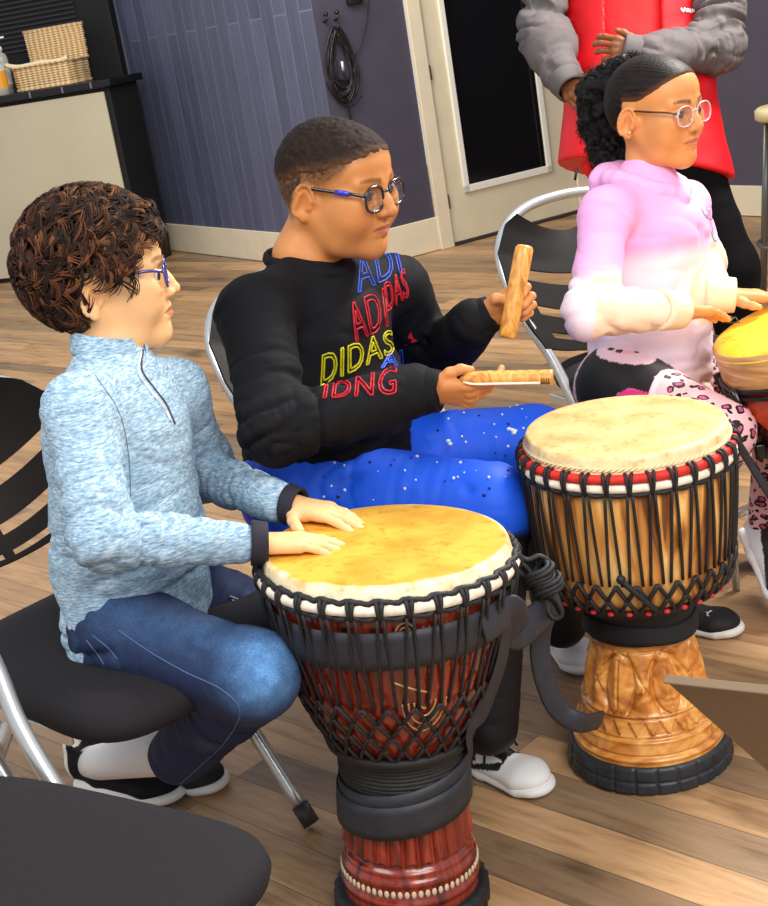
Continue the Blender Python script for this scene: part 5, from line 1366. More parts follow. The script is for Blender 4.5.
# sweatshirt
swB = mat('black_sweatshirt', (13, 13, 18), .8, spec=.2, bump=.25, bs=600, bd=.0005)
S, lat, up, fw, ch, wa = top_garment(J, .160, .115, (.060, .055, .042), tail=.012, belly=.022, k=.04)
for pl_ in ([(318, 300, 2.2), (322, 350, 2.12), (315, 400, 2.1)], [(290, 380, 2.04), (312, 402, 2.06), (335, 420, 2.1)], [(283, 400, 2.04), (300, 425, 2.06), (330, 438, 2.1)], [(330, 442, 2.1), (370, 440, 2.12), (400, 432, 2.14)],
            [(350, 402, 2.14), (380, 412, 2.14), (410, 402, 2.16)], [(398, 310, 2.46), (404, 345, 2.45), (402, 375, 2.44)], [(418, 330, 2.62), (432, 345, 2.58), (452, 350, 2.55)], [(420, 350, 2.6), (440, 362, 2.58), (462, 352, 2.5)],
            [(335, 430, 2.1), (350, 455, 2.2), (352, 468, 2.25)], [(268, 330, 2.12), (292, 340, 2.14), (312, 330, 2.18)]):
    S.groove([P(*q) for q in pl_], .006, .009)
swt = garment('sweatshirt', S, pB, swB, None, h=.0045, wr=.0015, wsc=(12, 12, 12), seed=5, folds=arm_folds(J, .058, .0092))
cuff(pB, J['wrR']+hxR*.012, J['wrR']+hxR*.040, .036, .033, swB, rib=.0008); cuff(pB, J['wrL']+hxL*.010, J['wrL']+hxL*.038, .036, .032, swB, rib=.0008)
neck_band(swt, J['nb']-up*.016, lat, fw, .070, .070, .018, .008, swB, 'neckband', tilt=.012, flare=-.004)
bvB = bvh_of(swt)
# outlined letter print
def letters(txt, quad, colr, nm, rad=.0017, shear=.25, dbl=True, space=.86, mirror=False):
    """quad: four survey corners on the cloth (lower left, lower right, upper right, upper left)"""
    quad = [np.array(q, float) for q in quad]; mm = mat(nm+'_ink', colr, .45)
    for ci, off in enumerate((.0, .055) if dbl else (0.0,)):
        fc_ = bpy.data.curves.new('t', 'FONT'); fc_.body = txt; fc_.fill_mode = 'NONE'; fc_.offset = .03+off; fc_.shear = shear; fc_.space_character = space+.25; fc_.resolution_u = 3
        fo = bpy.data.objects.new('t', fc_); COL.objects.link(fo)
        me = bpy.data.meshes.new_from_object(fo); bpy.data.objects.remove(fo)
        V = np.array([v.co[:2] for v in me.vertices]); E = [tuple(e.vertices) for e in me.edges]
        if ci == 0: lo, hi = V.min(0), V.max(0)
        UV = (V-lo)/(hi-lo)
        nb_ = {}
        for a, b in E: nb_.setdefault(a, []).append(b); nb_.setdefault(b, []).append(a)
        seen = set(); loops = []
        for a in nb_:
            if a in seen: continue
            cur = [a]; seen.add(a); x = a
            while True:
                nx = [q for q in nb_[x] if q not in seen]
                if not nx: break
                x = nx[0]; seen.add(x); cur.append(x)
            loops.append(cur)
        mb = MB()
        for lp in loops:
            q = UV[lp+[lp[0]]]; out = []
            for a, b in zip(q[:-1], q[1:]):
                n_ = max(1, int(np.linalg.norm(b-a)/.03))
                for k in range(n_): out.append(a+(b-a)*k/n_)
            pts = []
            for u, v in out:
                px = quad[0]*(1-u)*(1-v)+quad[1]*u*(1-v)+quad[2]*u*v+quad[3]*(1-u)*v
                h_ = on_surf(bvB, px[0], px[1], .0008)
                if h_ is not None: pts.append(h_)
            if len(pts) > 3:
                # split where the outline jumps to another fold
                P_ = np.array(pts); jump = np.linalg.norm(np.roll(P_, -1, 0)-P_, axis=1) > .03
                if not jump.any(): mb.tube(P_, rad, 5, closed=True)
                else:
                    runs = np.split(P_, np.where(jump)[0]+1)
                    for r_i in runs:
                        if len(r_i) > 1: mb.tube(r_i, rad, 5)
        if mb.n: mb.build(nm, mm, swt)
letters('ADI', [(358, 293), (402, 272), (396, 246), (353, 254)], (70, 110, 235), 'blue_print', shear=0)
letters('ADI', [(356, 342), (388, 326), (384, 288), (346, 306)], (225, 40, 62), 'red_print', shear=0)
letters('DAS', [(387, 312), (409, 296), (404, 268), (384, 284)], (225, 40, 62), 'red_print', shear=0)
letters('DIDAS', [(321, 386), (396, 352), (391, 330), (320, 356)], (236, 230, 30), 'yellow_print', shear=.15)
letters('AI', [(381, 368), (407, 364), (402, 350), (380, 354)], (50, 90, 215), 'blue_print', shear=.2, dbl=False)
letters('IDNG', [(323, 398), (398, 394), (396, 366), (322, 386)], (220, 36, 60), 'red_print', shear=.15)
mb = MB(); h_ = [on_surf(bvB, x, y, .0012) for x, y in ((404, 345), (408, 337), (411, 332), (413, 338), (418, 341), (412, 343), (406, 346))]
if all(p is not None for p in h_): mb.add(np.array(h_+[p-np.array((0, -.001, 0)) for p in h_]), [tuple(range(7)), tuple(range(7, 14))[::-1]]+[(i, (i+1) % 7, 7+(i+1) % 7, 7+i) for i in range(7)]); mb.build('red_emblem', mat('emblem_red', (226, 30, 30), .5), swt, smooth=False)
# trousers: blue, dark below the knee, speckled with paint
S = SDF(k=.035)
S.tc(J['hipR'], J['hipL'], (0, 0, 1), (.10, .11), (.10, .105)); S.ell(J['hipc']+np.array((.0, .02, -.005)), (.165, .15, .095))
S.rc(J['hipR'], J['knR'], .098, .076); S.rc(J['knR'], J['anR'], .068, .052); S.rc(J['hipL'], J['knL'], .098, .078); S.rc(J['knL'], J['anL'], .070, .052)
for pl_ in ([(420, 462, 2.5), (440, 440, 2.55), (446, 425, 2.6)], [(300, 478, 2.4), (350, 466, 2.42), (400, 462, 2.45)], [(320, 492, 2.36), (360, 480, 2.38), (400, 478, 2.4)], [(420, 470, 2.45), (450, 478, 2.38), (470, 492, 2.34)], [(330, 505, 2.34), (370, 496, 2.35), (410, 494, 2.34)]):
    S.groove([P(*q) for q in pl_], .006, .010)
for an_, kn_ in ((J['anR'], J['knR']), (J['anL'], J['knL'])): pass
spots = []
r_ = random.Random(21)
for (x0, y0, x1, y1, n_) in ((300, 455, 490, 500, 26), (430, 405, 540, 480, 34)):
    for _ in range(n_):
        spots.append((r_.uniform(x0, x1), r_.uniform(y0, y1), r_.random()))
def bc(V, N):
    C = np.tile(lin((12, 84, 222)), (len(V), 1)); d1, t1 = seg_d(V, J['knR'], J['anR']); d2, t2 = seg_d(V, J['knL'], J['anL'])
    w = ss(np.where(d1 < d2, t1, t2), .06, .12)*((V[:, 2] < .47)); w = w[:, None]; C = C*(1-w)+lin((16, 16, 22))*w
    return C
bm_ = vmat('blue_jogger_cloth', rough=.6, spec=.35, bump=.2, bs=500, bd=.0005)
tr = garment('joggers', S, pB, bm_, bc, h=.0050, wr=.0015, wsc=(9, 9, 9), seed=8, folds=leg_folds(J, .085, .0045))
bvT = bvh_of(tr)
wm = mat('white_paint', (225, 232, 240), .5); dmk = mat('dark_paint', (14, 20, 70), .5)
wb, db = MB(), MB()
for x, y, q in spots:
    h_ = on_surf(bvT, x, y, .0004)
    if h_ is None: continue
    (wb if q < .68 else db).ball(h_, .0012+.0022*r_.random(), 6)
for (x, y) in ((512, 430), (515, 431), (509, 429), (514, 433), (448, 441), (450, 444), (430, 380+30)):
    h_ = on_surf(bvT, x, y, .0004)
    if h_ is not None: wb.ball(h_, (.0055, .0040, .0040), 6)
_w = wb.build('paint_splatter', wm, tr); _w['kind'] = 'stuff'; _d = db.build('paint_splatter', dmk, tr); _d['kind'] = 'stuff'
ww_ = mat('white_leather', (236, 236, 234), .4); bl_ = mat('black_laces', (16, 16, 18), .7)
def sneaker_cols(L, C=None):
    x, y, z = L[:, 0], L[:, 1], L[:, 2]; C = np.tile(lin((238, 238, 236)), (len(L), 1))
    w = ((x < .10)*(z > .045)+(x > .05)*(x < .095)*(z > .030)) > 0
    stripe = np.abs(z-.035-.25*(x-.10)) < .006
    C[w] = lin((22, 22, 24)); C[stripe*(x > .06)*(x < .16)] = lin((22, 22, 24)); C[(x > .085)*(x < .16)*(z > .058-.15*(x-.10))*(np.abs(y) < .020)] = lin((28, 28, 30))
    return C
snk = vmat('sneaker_leather', rough=.42, spec=.4)
shoe(pB, Z(456, 758, 0.0), Z(535, 792, 0.0), .228, snk, ww_, lace_m=bl_, colfn=sneaker_cols, ankle=(.045, .095))
shoe(pB, Z(548, 632, 0.0), Z(588, 676, 0.0), .235, snk, ww_, lace_m=bl_, colfn=sneaker_cols, ankle=(.045, .095))
# the two sticks he holds
cw = wood_mat('honey_wood', (212, 148, 62), (236, 180, 96), (176, 108, 38), None, scale=(30, 30, 8), rough=.4, coat=.2, bump=.1)
t = thing('wooden_stick', 'round honey coloured wooden stick held upright in the boy\'s raised hand', 'percussion stick', tuple((s1a+s1b)/2))
mb = MB(); M = frameZ(s1b, -s1d); Ls = float(np.linalg.norm(s1b-s1a))
mb.lathe([(0, 0), (.0125, 0), (.0150, .003), (.0158, .02), (.0160, Ls-.02), (.0155, Ls-.006), (.012, Ls-.001), (0, Ls)], 28, M); mb.build('stick', cw, t)
q0, q1 = P(461, 379, 2.20), P(553, 377, 2.18)
t = thing('wooden_stick', 'flat split wooden stick with a white stripe lying across the boy\'s lower hand', 'percussion stick', tuple((q0+q1)/2))
dq = nrm(q1-q0); Lq = float(np.linalg.norm(q1-q0)); M = frameM(q0, dq, z=(0, -.25, 1)); G = []
for i in range(24):
    f = i/23; w_h = .014*min(1, math.sqrt(max(f, .0)*7+.02)); row = []
    for k in range(17):
        a = 2*PI*k/16; y = math.cos(a)*w_h; z = math.sin(a)*.0115*min(1, math.sqrt(f*9+.02)); row.append(ap(M, (f*Lq, y, z)))
    G.append(row)
mb = MB(); mb.grid(np.array(G)); mb.F += [tuple(range(16)), tuple(23*17+k for k in range(16))[::-1]]; so = mb.build('stick', cw, t)
mb = MB(); mb.tube([ap(M, (f*Lq, -.0138*min(1, math.sqrt(f*7+.02)), -.002)) for f in np.linspace(.03, .86, 12)], .0022, 6); mb.build('white_stripe', mat('ivory_stripe', (246, 238, 214), .4), so)
bn = mat('burnt_mark', (70, 44, 24), .6)
mb = MB()
for f in (.88, .905, .93, .955): mb.tube([ap(M, (f*Lq, -.0142*math.cos(a), .0117*math.sin(a))) for a in (-.5, 0, .45)], .0009, 5)
mb.tube([ap(M, (.87*Lq, -.0143, -.0035)), ap(M, (.965*Lq, -.0143, -.0035))], .0009, 5); mb.build('burnt_mark', bn, so)
# ---- girl in the pink hoodie
pC = thing('person', 'girl with dark puffy ponytail and clear glasses in pink hoodie playing the yellow drum', 'person', (.56, 2.76, 0))
skC = (216, 148, 88)
c3n = D3.M[:3, 3]+D3.ax*D3.H
def d3p(x, y, up=0.0): return drum_plane(D3, x, y, up)
wR = P(681, 311, 2.58); tR = d3p(750, 315, .010); wL = P(728, 295, 2.74); tL = d3p(784, 297, .008)
J = xf(dict(nb=P(646, 172, 2.74), shR=P(606, 214, 2.64), shL=P(684, 206, 2.84), elR=P(590, 310, 2.56), wrR=wR-nrm(tR-wR)*.036, elL=P(700, 264, 2.94), wrL=wL-nrm(tL-wL)*.025,
            hipc=P(650, 380, 2.86), hipR=P(622, 388, 2.78), hipL=P(668, 376, 2.95), knR=P(722, 432, 2.60), anR=P(664, 596, 2.80), knL=P(782, 400, 2.86), anL=P(764, 545, 3.0)))
J['fwd'] = np.array((math.cos(math.radians(-45)), math.sin(math.radians(-45)), 0))
bag = Bag(); core(bag, J, skC, tw=.10, td=.065)
MC = TR(eul(-49, 5, 0), P(656, 110, 2.70), .945)
head(bag, MC, skC, dict(cheek=1.06, jaw=.92, lip=1.15, nose=1.0, neck=.040, brow=.9), (196, 110, 92), (44, 28, 20), neck=J['nb'])
fC = [(6, 8, 5), (5, 8, 5), (6, 9, 6), (8, 10, 6)]
hand(bag, wR, tR-wR, D3.ax, 1, skC, curl=fC, s=.84, back=J['wrR'], thumb=[(.016, .020, -.004), (.040, .036, -.006), (.062, .040, -.006), (.080, .040, -.006)])
hand(bag, wL, tL-wL, D3.ax, -1, skC, curl=fC, s=.84, back=J['wrL'], thumb=[(.014, .022, -.006), (.034, .042, -.010), (.052, .054, -.012), (.066, .060, -.013)])
bag.build('body', SKIN, pC); eyes(pC, MC, (1, -.1, -.10), (40, 24, 16))
gC = glasses(pC, MC, mat('clear_pink_frame', (222, 182, 188), .15, coat=.6), LENS, w=.0240, h=.0195, r=.0017, temple_m=mat('dark_thin_temple', (86, 62, 56), .25, .6))
er = MB(); er.ball(ap(MC, (-.006, -.0835, -.032)), .0026, 8); er.build('earring', mat('silver_stud', (225, 225, 225), .2, .9), pC)
# hair: slicked back into a high puff
def hairline_C(L):
    x, y, z = L[..., 0], np.abs(L[..., 1]), L[..., 2]
    return np.interp(x, [-.12, -.06, -.035, -.028, .006, .02, .045, .065, .080, .09], [-.046, -.044, -.020, .024, .024, .030, .044, .060, .072, .078])-z
S = SDF(MC, k=.03)
S.ell((-.014, 0, .030), (.0955, .0765, .0805), k=.03); S.ell((.036, 0, .040), (.0515, .0615, .0475), k=.03); S.ell((-.045, 0, .004), (.0595, .0635, .0615), k=.03)
Mi = np.linalg.inv(MC)
def combed(p):
    L = ap(Mi, p); d = L-np.array((-.105, 0, .062)); th_ = np.arctan2(d[..., 1], d[..., 2]+1e-6); return .0006*np.sin(th_*46+3*vnoise(p*20))
S.fnop(combed, 'g'); S.fnop(lambda p: hairline_C(ap(Mi, p)), 'i', .012)
V, F = S.mesh(.0026); C = lin((24, 15, 12))*(1+.5*vnoise(V*160))[:, None]; fd = ss(-hairline_C(ap(Mi, V)), .0, .022)[:, None]; C = C*fd+lin((96, 58, 36))*(1-fd)
hm2 = vmat('dark_hair', rough=.55, spec=.2, bump=.3, bs=600, bd=.0006)
hc = mesh_obj('hair', V, F, hm2, pC, True, np.clip(C, 0, 1))
pc = ap(MC, (-.095, .012, .050)); pd = P(609, 118, 2.86)
puff = ((630, 84, 2.84, .054), (614, 96, 2.86, .060), (612, 124, 2.88, .064), (618, 152, 2.86, .058), (626, 112, 2.82, .056), (604, 92, 2.88, .046), (628, 174, 2.84, .044), (634, 76, 2.80, .036))
S = SDF(k=.03)
for (x, y, d, r) in puff: S.ell(P(x, y, d), (r, r, r))
S.fnop(lambda p: .010*vnoise(p*45)+.006*vnoise(p*110), 'g')
V, F = S.mesh(.0045); mesh_obj('ponytail', V, F, hm2, pC, True, np.clip(lin((14, 10, 9))*(1+.5*vnoise(V*150))[:, None], 0, 1))
r_ = random.Random(5); pb_ = [(P(x, y, d), r) for (x, y, d, r) in puff]
mb = MB()
for i in range(3200):
    c, r = pb_[r_.randrange(len(pb_))]; v = nrm((r_.gauss(0, 1), r_.gauss(0, 1), r_.gauss(0, 1))); t1 = nrm(np.cross(v, (r_.random()-.5, r_.random()-.5, 1))); t2 = np.cross(v, t1); pts = []; ph = r_.random()*6
    for k in range(7):
        f = k/6; pts.append(c+v*(r*.98+.010*f)+t1*(.012*f)+(t2*math.sin(ph+f*8)+v*math.cos(ph+f*8))*.0045)
    mb.tube(np.array(pts), .0006, 3, col=lin((16, 12, 10)))
mb.build('ponytail_curls', hm2, pC)
# hoodie: pink shoulders, white middle, peach cuffs
def hoodC(V, N):
    up = nrm(J['nb']-J['hipc']); hgt = ((V-J['hipc']) @ up)/np.linalg.norm(J['nb']-J['hipc'])
    hgt = hgt+.02*vnoise(V*14)
    pink, white, peach = lin((240, 176, 226)), lin((250, 232, 246)), lin((255, 224, 196))
    dE, tE = seg_d(V, J['elR'], J['wrR']); dE2, tE2 = seg_d(V, J['elL'], J['wrL'])
    C = np.tile(pink, (len(V), 1))
    w = (1-ss(hgt, .60, .70))[:, None]; C = C*(1-w)+white*w
    w = (1-ss(hgt, .02, .16))[:, None]; C = C*(1-w)+lin((255, 218, 208))*w
    for d, t, r in ((dE, tE, .055), (dE2, tE2, .055)):
        w = ((d < r*1.15)*ss(t, .0, .03))[:, None]; C = C*(1-w)+peach*w
    return np.clip(C*(1+.03*vnoise(V*30))[:, None], 0, 1)
hdm = vmat('fleece', rough=.85, spec=.15, bump=.25, bs=700, bd=.0005)
S, lat, up, fw, ch, wa = top_garment(J, .132, .112, (.047, .048, .034), tail=.006, k=.03)
for pl_ in ([(635, 225, 2.55), (632, 270, 2.5), (622, 305, 2.48)], [(700, 230, 2.7), (712, 262, 2.7), (708, 300, 2.66)], [(625, 320, 2.5), (660, 330, 2.55), (695, 326, 2.56)], [(600, 335, 2.55), (650, 345, 2.58), (700, 340, 2.6)],
            [(590, 290, 2.45), (606, 300, 2.46), (626, 302, 2.48)], [(640, 240, 2.55), (665, 232, 2.6), (690, 236, 2.64)], [(578, 255, 2.5), (592, 262, 2.46)]): S.groove([P(*q) for q in pl_], .005, .008)
hd = garment('hoodie', S, pC, hdm, hoodC, h=.0046, wr=.0014, wsc=(12, 12, 12), seed=31, folds=arm_folds(J, .052, .0075))
# hood lying round the neck
pinkm = mat('pink_fleece', (240, 178, 226), .85, spec=.15)
S = SDF(k=.02); nbp = J['nb']
ringp = []
for a in np.linspace(-2.75, 2.75, 17):
    ringp.append(nbp-up*(.020+.020*max(0, math.cos(a)))+fw*math.cos(a)*(.068 if math.cos(a) > 0 else .082)+lat*math.sin(a)*.075+up*.012*(1-math.cos(a))*.5)
for a, b in zip(ringp[:-1], ringp[1:]): S.rc(a, b, .0165, .0165, k=.012)
S.tc(nbp-fw*.075-up*.01, nbp-fw*.095-up*.13, lat, (.075, .030), (.040, .022))
v0 = nbp-up*.052+fw*.078
S.rc(ringp[0], v0, .015, .010); S.rc(ringp[-1], v0, .015, .010); S.groove([ringp[0], (ringp[0]+ringp[-1])/2-up*.02, v0], .006, .006)
garment('hood', S, pC, pinkm, None, h=.0045, wr=.0016, wsc=(20, 20, 20))
pem = mat('peach_rib', (255, 226, 190), .85, spec=.15)
dR, dL = nrm(tR-wR), nrm(tL-wL)
cuff(pC, J['wrR']-dR*.024, J['wrR']+dR*.032, .037, .034, pem, rib=.0007); cuff(pC, J['wrL']-dL*.020, J['wrL']+dL*.038, .037, .034, pem, rib=.0007)
bvC = bvh_of(hd)
gm2 = mat('silver_print', (150, 158, 170), .35, .3)
for i, pl_ in enumerate(([(699, 203), (702, 210), (706, 216), (709, 209)], [(706, 217), (711, 219), (714, 212), (717, 216)], [(713, 226), (712, 234), (715, 241), (718, 236), (716, 228)], [(716, 248), (713, 256), (716, 262)])):
    surf_line(bvC, pl_, .001, .0016, 'silver_script', gm2, hd, n=6)
# leggings: blotched pink print with black and magenta side panels
lg = NT('printed_leggings'); at = lg.n('ShaderNodeAttribute', attribute_name='Col'); mp = lg.coord(scale=(1, 1, 1.4))
dn = lg.n('ShaderNodeTexNoise'); dn.inputs['Scale'].default_value = 30; lg.l(mp, 0, dn, 0)
ad = lg.n('ShaderNodeMix', data_type='RGBA', blend_type='ADD'); ad.inputs[0].default_value = .03; lg.l(mp, 0, ad, 6); lg.l(dn, 1, ad, 7)
vo = lg.n('ShaderNodeTexVoronoi'); vo.inputs['Scale'].default_value = 46; lg.l(ad, 2, vo, 0)
r1 = lg.ramp([(.0, L4((196, 84, 130))), (.20, L4((196, 84, 130))), (.26, L4((12, 10, 12))), (.42, L4((12, 10, 12))), (.46, L4((242, 190, 196)))], 'CONSTANT'); lg.l(vo, 0, r1, 0)
sp = lg.n('ShaderNodeSeparateColor'); lg.l(at, 'Color', sp, 0)
m1 = lg.n('ShaderNodeMix', data_type='RGBA'); lg.l(sp, 0, m1, 0); lg.l(r1, 0, m1, 6); m1.inputs[7].default_value = L4((14, 12, 16))
m2 = lg.n('ShaderNodeMix', data_type='RGBA'); lg.l(sp, 1, m2, 0); lg.l(m1, 2, m2, 6); m2.inputs[7].default_value = L4((236, 48, 138))
m3 = lg.n('ShaderNodeMix', data_type='RGBA'); lg.l(sp, 2, m3, 0); lg.l(m2, 2, m3, 6); m3.inputs[7].default_value = L4((248, 214, 226)); lg.l(m3, 2, lg.b, 'Base Color'); lg.b.inputs['Roughness'].default_value = .6
S = SDF(k=.03)
S.tc(J['hipR'], J['hipL'], (0, 0, 1), (.085, .095), (.085, .09)); S.ell(J['hipc']+np.array((-.01, .02, -.005)), (.13, .12, .085))
S.rc(J['hipR'], J['knR'], .084, .058); S.rc(J['knR'], J['anR'], .054, .036); S.rc(J['hipL'], J['knL'], .082, .058); S.rc(J['knL'], J['anL'], .054, .036)
def pin(poly, x, y):
    ins = np.zeros(len(x), bool); n = len(poly)
    for i in range(n):
        x0, y0 = poly[i]; x1, y1 = poly[(i+1) % n]; c = ((y0 > y) != (y1 > y)) & (x < (x1-x0)*(y-y0)/((y1-y0) if y1 != y0 else 1e-9)+x0); ins ^= c
    return ins
def lc(V, N):
    # panels laid out on the outer side of the near thigh: along the leg (t) and round it (v)
    ax = nrm(J['knR']-J['hipR']); sd = nrm(np.cross(ax, (0, 0, 1))); vv = (V-J['hipR']) @ np.cross(sd, ax)*1.0; t = (V-J['hipR']) @ ax; out = ((V-J['hipR']) @ sd) > -.035
    vv = vv if np.cross(sd, ax)[2] > 0 else -vv
    C = np.zeros((len(V), 3))
    blk_ = pin([(-.06, .075), (.10, .080), (.135, .02), (.14, -.05), (-.02, -.05), (-.055, .02)], t, vv) & out
    mag = pin([(.05, .022), (.075, .045), (.118, .048), (.150, .000), (.150, -.06), (.045, -.06), (.035, .0)], t, vv) & out
    C[blk_, 0] = 1; C[mag] = (0, 1, 0)
    edge = pin([(-.07, .085), (.105, .090), (.150, .02), (.155, -.05), (-.03, -.05), (-.065, .02)], t, vv) & out & ~blk_ & ~mag
    C[edge] = (0, 0, 1); return C
garment('leggings', S, pC, lg.m, lc, h=.0042, wr=.0010, wsc=(16, 16, 16), seed=12)
shb = mat('black_knit_shoe', (18, 18, 20), .7, var=.2, vs=90)
uC, McS = shoe(pC, Z(640, 622, 0.0), Z(696, 630, 0.0), .225, shb, wsole, ankle=(.045, .090), slip=False)
bvS = bvh_of(uC); surf_line(bvS, [(706, 612), (708, 613), (710, 611), (712, 611)], .0006, .0010, 'white_cat_mark', mat('white_mark', (235, 235, 235), .5), uC, n=4); surf_line(bvS, [(708, 613), (707, 615), (709, 616)], .0006, .0010, 'white_cat_mark', bpy.data.materials['white_mark'], uC, n=4)
shoe(pC, Z(748, 560, 0.0), Z(800, 572, 0.0), .225, shb, wsole, ankle=(.045, .090))
# white sneaker and silver rail at the right edge
def stripe_cols(L, C=None):
    C = np.tile(lin((238, 238, 240)), (len(L), 1)); w = np.abs(L[:, 2]-.060+.30*(L[:, 0]-.10)) < .010; C[w & (L[:, 0] > .05)] = lin((34, 34, 38)); C[L[:, 2] > .080] = lin((34, 34, 38)); return C
t = thing('sneaker', 'white sneaker with dark stripes propped up at the right edge beyond the drums', 'shoe', P(770, 540, 3.0))
hl, to = P(748, 500, 3.02), P(790, 590, 2.86)
shoe(t, hl-np.array((0.02, 0, .06)), to-np.array((0.02, 0, .06)), .24, snk, ww_, colfn=stripe_cols, up=(.55, .0, .84), ankle=(.045, .090), name='upper')
t = thing('floor_rail', 'silver grey tube under the white sneaker at the right edge', 'rail', Z(755, 520))
ra, rb = P(730, 516, 3.02), P(800, 490, 3.06)
mb = MB(); mb.tube([ra, rb], .011, 10); mb.build('tube', chrome, t)
for f in (.0, .97):
    q = ra+(rb-ra)*f; mb = MB(); mb.tube([q, np.array((q[0], q[1], .004))], .009, 8); mb.build('post', chrome, t)

# ---- adult standing behind the girl
pD = thing('person', 'standing adult in red jacket with grey sleeves and black trousers behind the girl', 'person', (.93, 4.0, 0))
skD = (132, 78, 44)
dd = 3.95
J = xf(dict(nb=P(628, -122, 4.05), shR=P(552, -96, 4.06), shL=P(724, -112, 3.98), elR=P(543, 30, 4.0), wrR=P(560, 72, 3.88), elL=P(716, 44, 3.90), wrL=P(650, 58, 3.74),
            hipc=P(642, 152, 4.02), hipR=P(628, 160, 4.04), hipL=P(680, 158, 4.0), knR=P(660, 270, 4.0), knL=P(700, 262, 3.98)))
J['anR'] = np.array((.90, 4.07, .09)); J['anL'] = np.array((1.10, 4.0, .09)); J['knR'] = np.array((.895, 4.02, .46)); J['knL'] = np.array((1.075, 3.96, .46))
yw = -97; J['fwd'] = np.array((math.cos(math.radians(yw)), math.sin(math.radians(yw)), 0))
hR_t = P(582, 104, 3.80); hL_t = P(612, 48, 3.74)
wR = J['wrR']+nrm(hR_t-J['wrR'])*.02; wL = J['wrL']+nrm(hL_t-J['wrL'])*.02
bag = Bag(); core(bag, J, skD, tw=.16, td=.095, arm=(.048, .040, .030), leg=(.085, .060, .042))
MD = TR(eul(yw, 6, 0), J['nb']+np.array((0, -.03, .155)), 1.12)
head(bag, MD, skD, dict(cheek=1.0, neck=.050), (120, 60, 50), (20, 14, 12), neck=J['nb'])
hand(bag, wR, hR_t-wR, (-.5, -.8, .2), 1, skD, s=1.0, back=J['wrR'], curl=[(20, 24, 14), (24, 26, 16), (28, 30, 18), (32, 34, 20)])
hand(bag, wL, hL_t-wL, (0, -1, .25), -1, skD, s=1.0, back=J['wrL'], curl=[(24, 30, 16), (26, 34, 18), (30, 36, 20), (34, 40, 22)])
bag.build('body', SKIN, pD); eyes(pD, MD, (1, 0, -.2), (30, 18, 12))
S = SDF(MD, k=.03); S.ell((-.014, 0, .034), (.100, .082, .086)); S.ell((.03, 0, .05), (.05, .062, .045)); S.ell((-.05, 0, .004), (.062, .066, .064)); Mi2 = np.linalg.inv(MD)
S.fnop(lambda p: hairline_C(ap(Mi2, p)), 'i', .01); S.fnop(lambda p: .004*vnoise(p*90), 'g'); V, F = S.mesh(.005); mesh_obj('hair', V, F, hm2, pD, True, np.tile(lin((16, 12, 10)), (len(V), 1)))
redm = mat('red_nylon', (222, 14, 26), .45, spec=.4, var=.06, vs=12, bump=.2, bs=30, bd=.004); reds = mat('red_shirt', (236, 10, 16), .7, var=.04, vs=14)
greym = mat('grey_nylon', (100, 94, 94), .75, spec=.2, var=.08, vs=10, bump=.3, bs=26, bd=.005)
lat = nrm(J['shR']-J['shL']); up = nrm(J['nb']-J['hipc']); fw = nrm(np.cross(up, lat)); fw = fw if fw @ J['fwd'] > 0 else -fw
ch = J['hipc']+(J['nb']-J['hipc'])*.70; wa = J['hipc']+(J['nb']-J['hipc'])*.26
S = SDF(k=.04); S.tc(ch, wa, lat, (.175, .115), (.165, .110)); S.tc(wa, J['hipc'], lat, (.165, .110), (.180, .118)); S.rc(ch, J['nb']-up*.03, .10, .060)
garment('shirt', S, pD, reds, None, h=.007, wr=.003, wsc=(8, 8, 8))
# open jacket: shell with the front gap cut out
S = SDF(k=.04)
S.tc(ch, wa, lat, (.205, .138), (.205, .138)); S.tc(wa, J['hipc']-up*.13, lat, (.205, .138), (.262, .160)); S.rc(ch, J['nb']-up*.02, .12, .075)
for s_ in 'RL': S.rc(J['nb']-up*.05+(J['sh'+s_]-J['nb'])*.3, J['sh'+s_]-lat*(.015 if s_ == 'R' else -.015), .07, .072)
for pl_ in ([(700, 110, 3.8), (712, 150, 3.8), (718, 185, 3.8)], [(690, 175, 3.75), (712, 170, 3.8), (736, 178, 3.85)], [(565, 110, 3.85), (575, 140, 3.85)]): S.groove([P(*q) for q in pl_], .010, .014)
g0 = wa+fw*.15+lat*.012
dl_ = P(740, 172, 3.9)-P(575, 160, 4.0); nl_ = np.cross(dl_, cF); nl_ = nl_ if nl_[2] < 0 else -nl_; S.plane(P(655, 167, 3.95), nl_, .006)
S.fnop(lambda p: -np.maximum(np.abs((p-g0) @ lat)-.078, -((p-g0) @ fw)-.13), 'i', .004)
jk = garment('jacket', S, pD, redm, None, h=.006, wr=.004, wsc=(7, 7, 7), seed=44)
S = SDF(k=.035)
for s_, r_a in (('R', (.070, .070, .054)), ('L', (.068, .074, .058))):
    S.rc(J['sh'+s_], J['el'+s_], r_a[0], r_a[1]); S.rc(J['el'+s_], J['wr'+s_], r_a[1], r_a[2])
for pl_ in ([(525, 44, 3.9), (545, 50, 3.86), (566, 40, 3.88)], [(540, 20, 3.9), (556, 28, 3.86), (572, 20, 3.9)], [(548, 66, 3.84), (560, 76, 3.82), (574, 70, 3.8)], [(690, 22, 3.78), (715, 26, 3.78), (736, 24, 3.85)],
            [(665, 40, 3.7), (690, 48, 3.72), (700, 62, 3.74)], [(680, 66, 3.72), (705, 76, 3.78), (722, 70, 3.8)], [(535, 0, 3.95), (556, 6, 3.92), (575, 0, 3.95)], [(655, 32, 3.70), (668, 38, 3.68), (672, 52, 3.68)]):
    S.groove([P(*q) for q in pl_], .014, .012)
slv = garment('sleeves', S, jk, greym, None, h=.0055, wr=.004, wsc=(11, 11, 11), seed=2, folds=[(J['sh'+q], J['el'+q], .08, .016, 1.0) for q in 'RL']+[(J['el'+q], J['wr'+q], .07, .016, .2) for q in 'RL'])
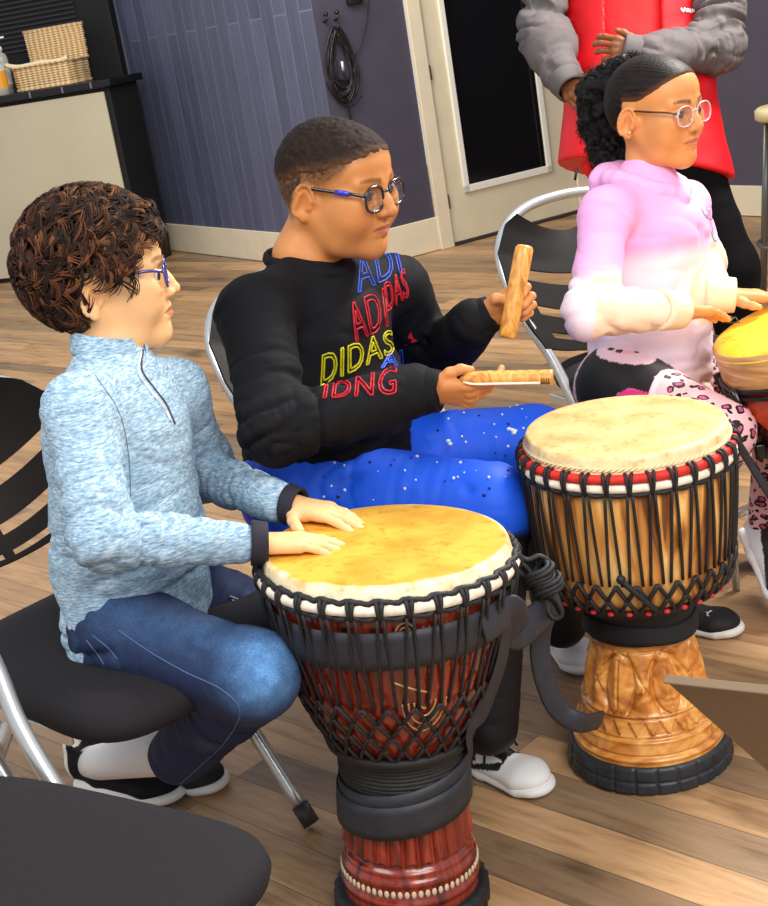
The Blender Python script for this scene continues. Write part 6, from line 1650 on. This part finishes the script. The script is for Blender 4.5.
for s_, w_ in (('R', hR_t), ('L', hL_t)):
    d_ = nrm(w_-J['wr'+s_]); cuff(jk, J['wr'+s_]+d_*.030, J['wr'+s_]+d_*.078, .050, .044, greym, rib=.0015)
bvD = bvh_of(jk)
for x0, ch_ in ((681, [(0, 0), (2, 4), (4, 0)]), (686, [(0, 3), (1.5, 1), (3, 3), (1.5, 4), (0, 3)]), (690, [(0, 1), (0, 4), (2, 4), (2.4, 1)]), (694, [(0, -1), (0, 4)]), (696, [(0, 3), (2, 1.5), (3, 3)])):
    surf_line(bvD, [(x0+a, 8+b) for a, b in ch_], .002, .0026, 'chest_script', mat('white_thread', (244, 236, 236), .6) if 'white_thread' not in bpy.data.materials else bpy.data.materials['white_thread'], jk, n=3)
zp = MB(); zp.tube([P(577, 168, 3.83), P(575, 180, 3.83)], .004, 6); zp.build('zip_pull', blk, jk)
S = SDF(k=.03); S.tc(J['hipR'], J['hipL'], (0, 0, 1), (.12, .13), (.12, .13))
for s_ in 'RL': S.rc(J['hip'+s_], J['kn'+s_], .100, .075); S.rc(J['kn'+s_], J['an'+s_], .075, .062)
garment('trousers', S, pD, mat('black_trouser', (6, 6, 7), .85, spec=.15), None, h=.007, wr=.004, wsc=(9, 9, 9))
for s_ in 'RL':
    a_ = J['an'+s_]; shoe(pD, np.array((a_[0], a_[1]+.07, 0)), np.array((a_[0], a_[1]-.19, 0)), .27, shb, shb, ankle=(.045, .090))
# ------------------------------------------------------------------ light
w = bpy.data.worlds.new('world'); scn.world = w; w.use_nodes = True
bg = w.node_tree.nodes['Background']; bg.inputs[0].default_value = (.88, .91, 1.0, 1); bg.inputs[1].default_value = .42
def area(name, loc, target, size, energy, col=(1, 1, 1), sy=None):
    l = bpy.data.lights.new(name, 'AREA'); l.energy = energy; l.size = size; l.color = col
    if sy: l.shape = 'RECTANGLE'; l.size_y = sy
    o = bpy.data.objects.new(name, l); COL.objects.link(o); o.location = loc
    d = Vector(target)-Vector(loc); o.rotation_euler = d.to_track_quat('-Z', 'Y').to_euler(); return o
area('unseen_light', (1.0, -.2, 2.7), (.0, 2.3, .7), 1.8, 60, (1, .96, .9))  # unseen fill added from the camera side to light faces and drums
area('unseen_light', (-1.6, 1.2, 2.9), (0, 2.4, .6), 1.4, 24, (1, .96, .9))  # unseen area light put in over the left for soft overhead light
area('unseen_light', (1.9, 3.6, 2.7), (.1, 2.1, .3), .8, 85, (1, .95, .88))
area('unseen_light', (-.6, 5.9, 2.75), (-.4, 7.8, .5), 1.4, 52, (1, .93, .80))  # unseen lamp added to brighten and warm the far walls and cabinet
scn.view_settings.view_transform = 'Standard'; scn.view_settings.look = 'None'; scn.view_settings.gamma = 1.0
scn.view_settings.exposure = 0.68; scn.view_settings.use_curve_mapping = False
scn.cycles.max_bounces = 8; scn.cycles.use_denoising = True; scn.cycles.transparent_max_bounces = 12
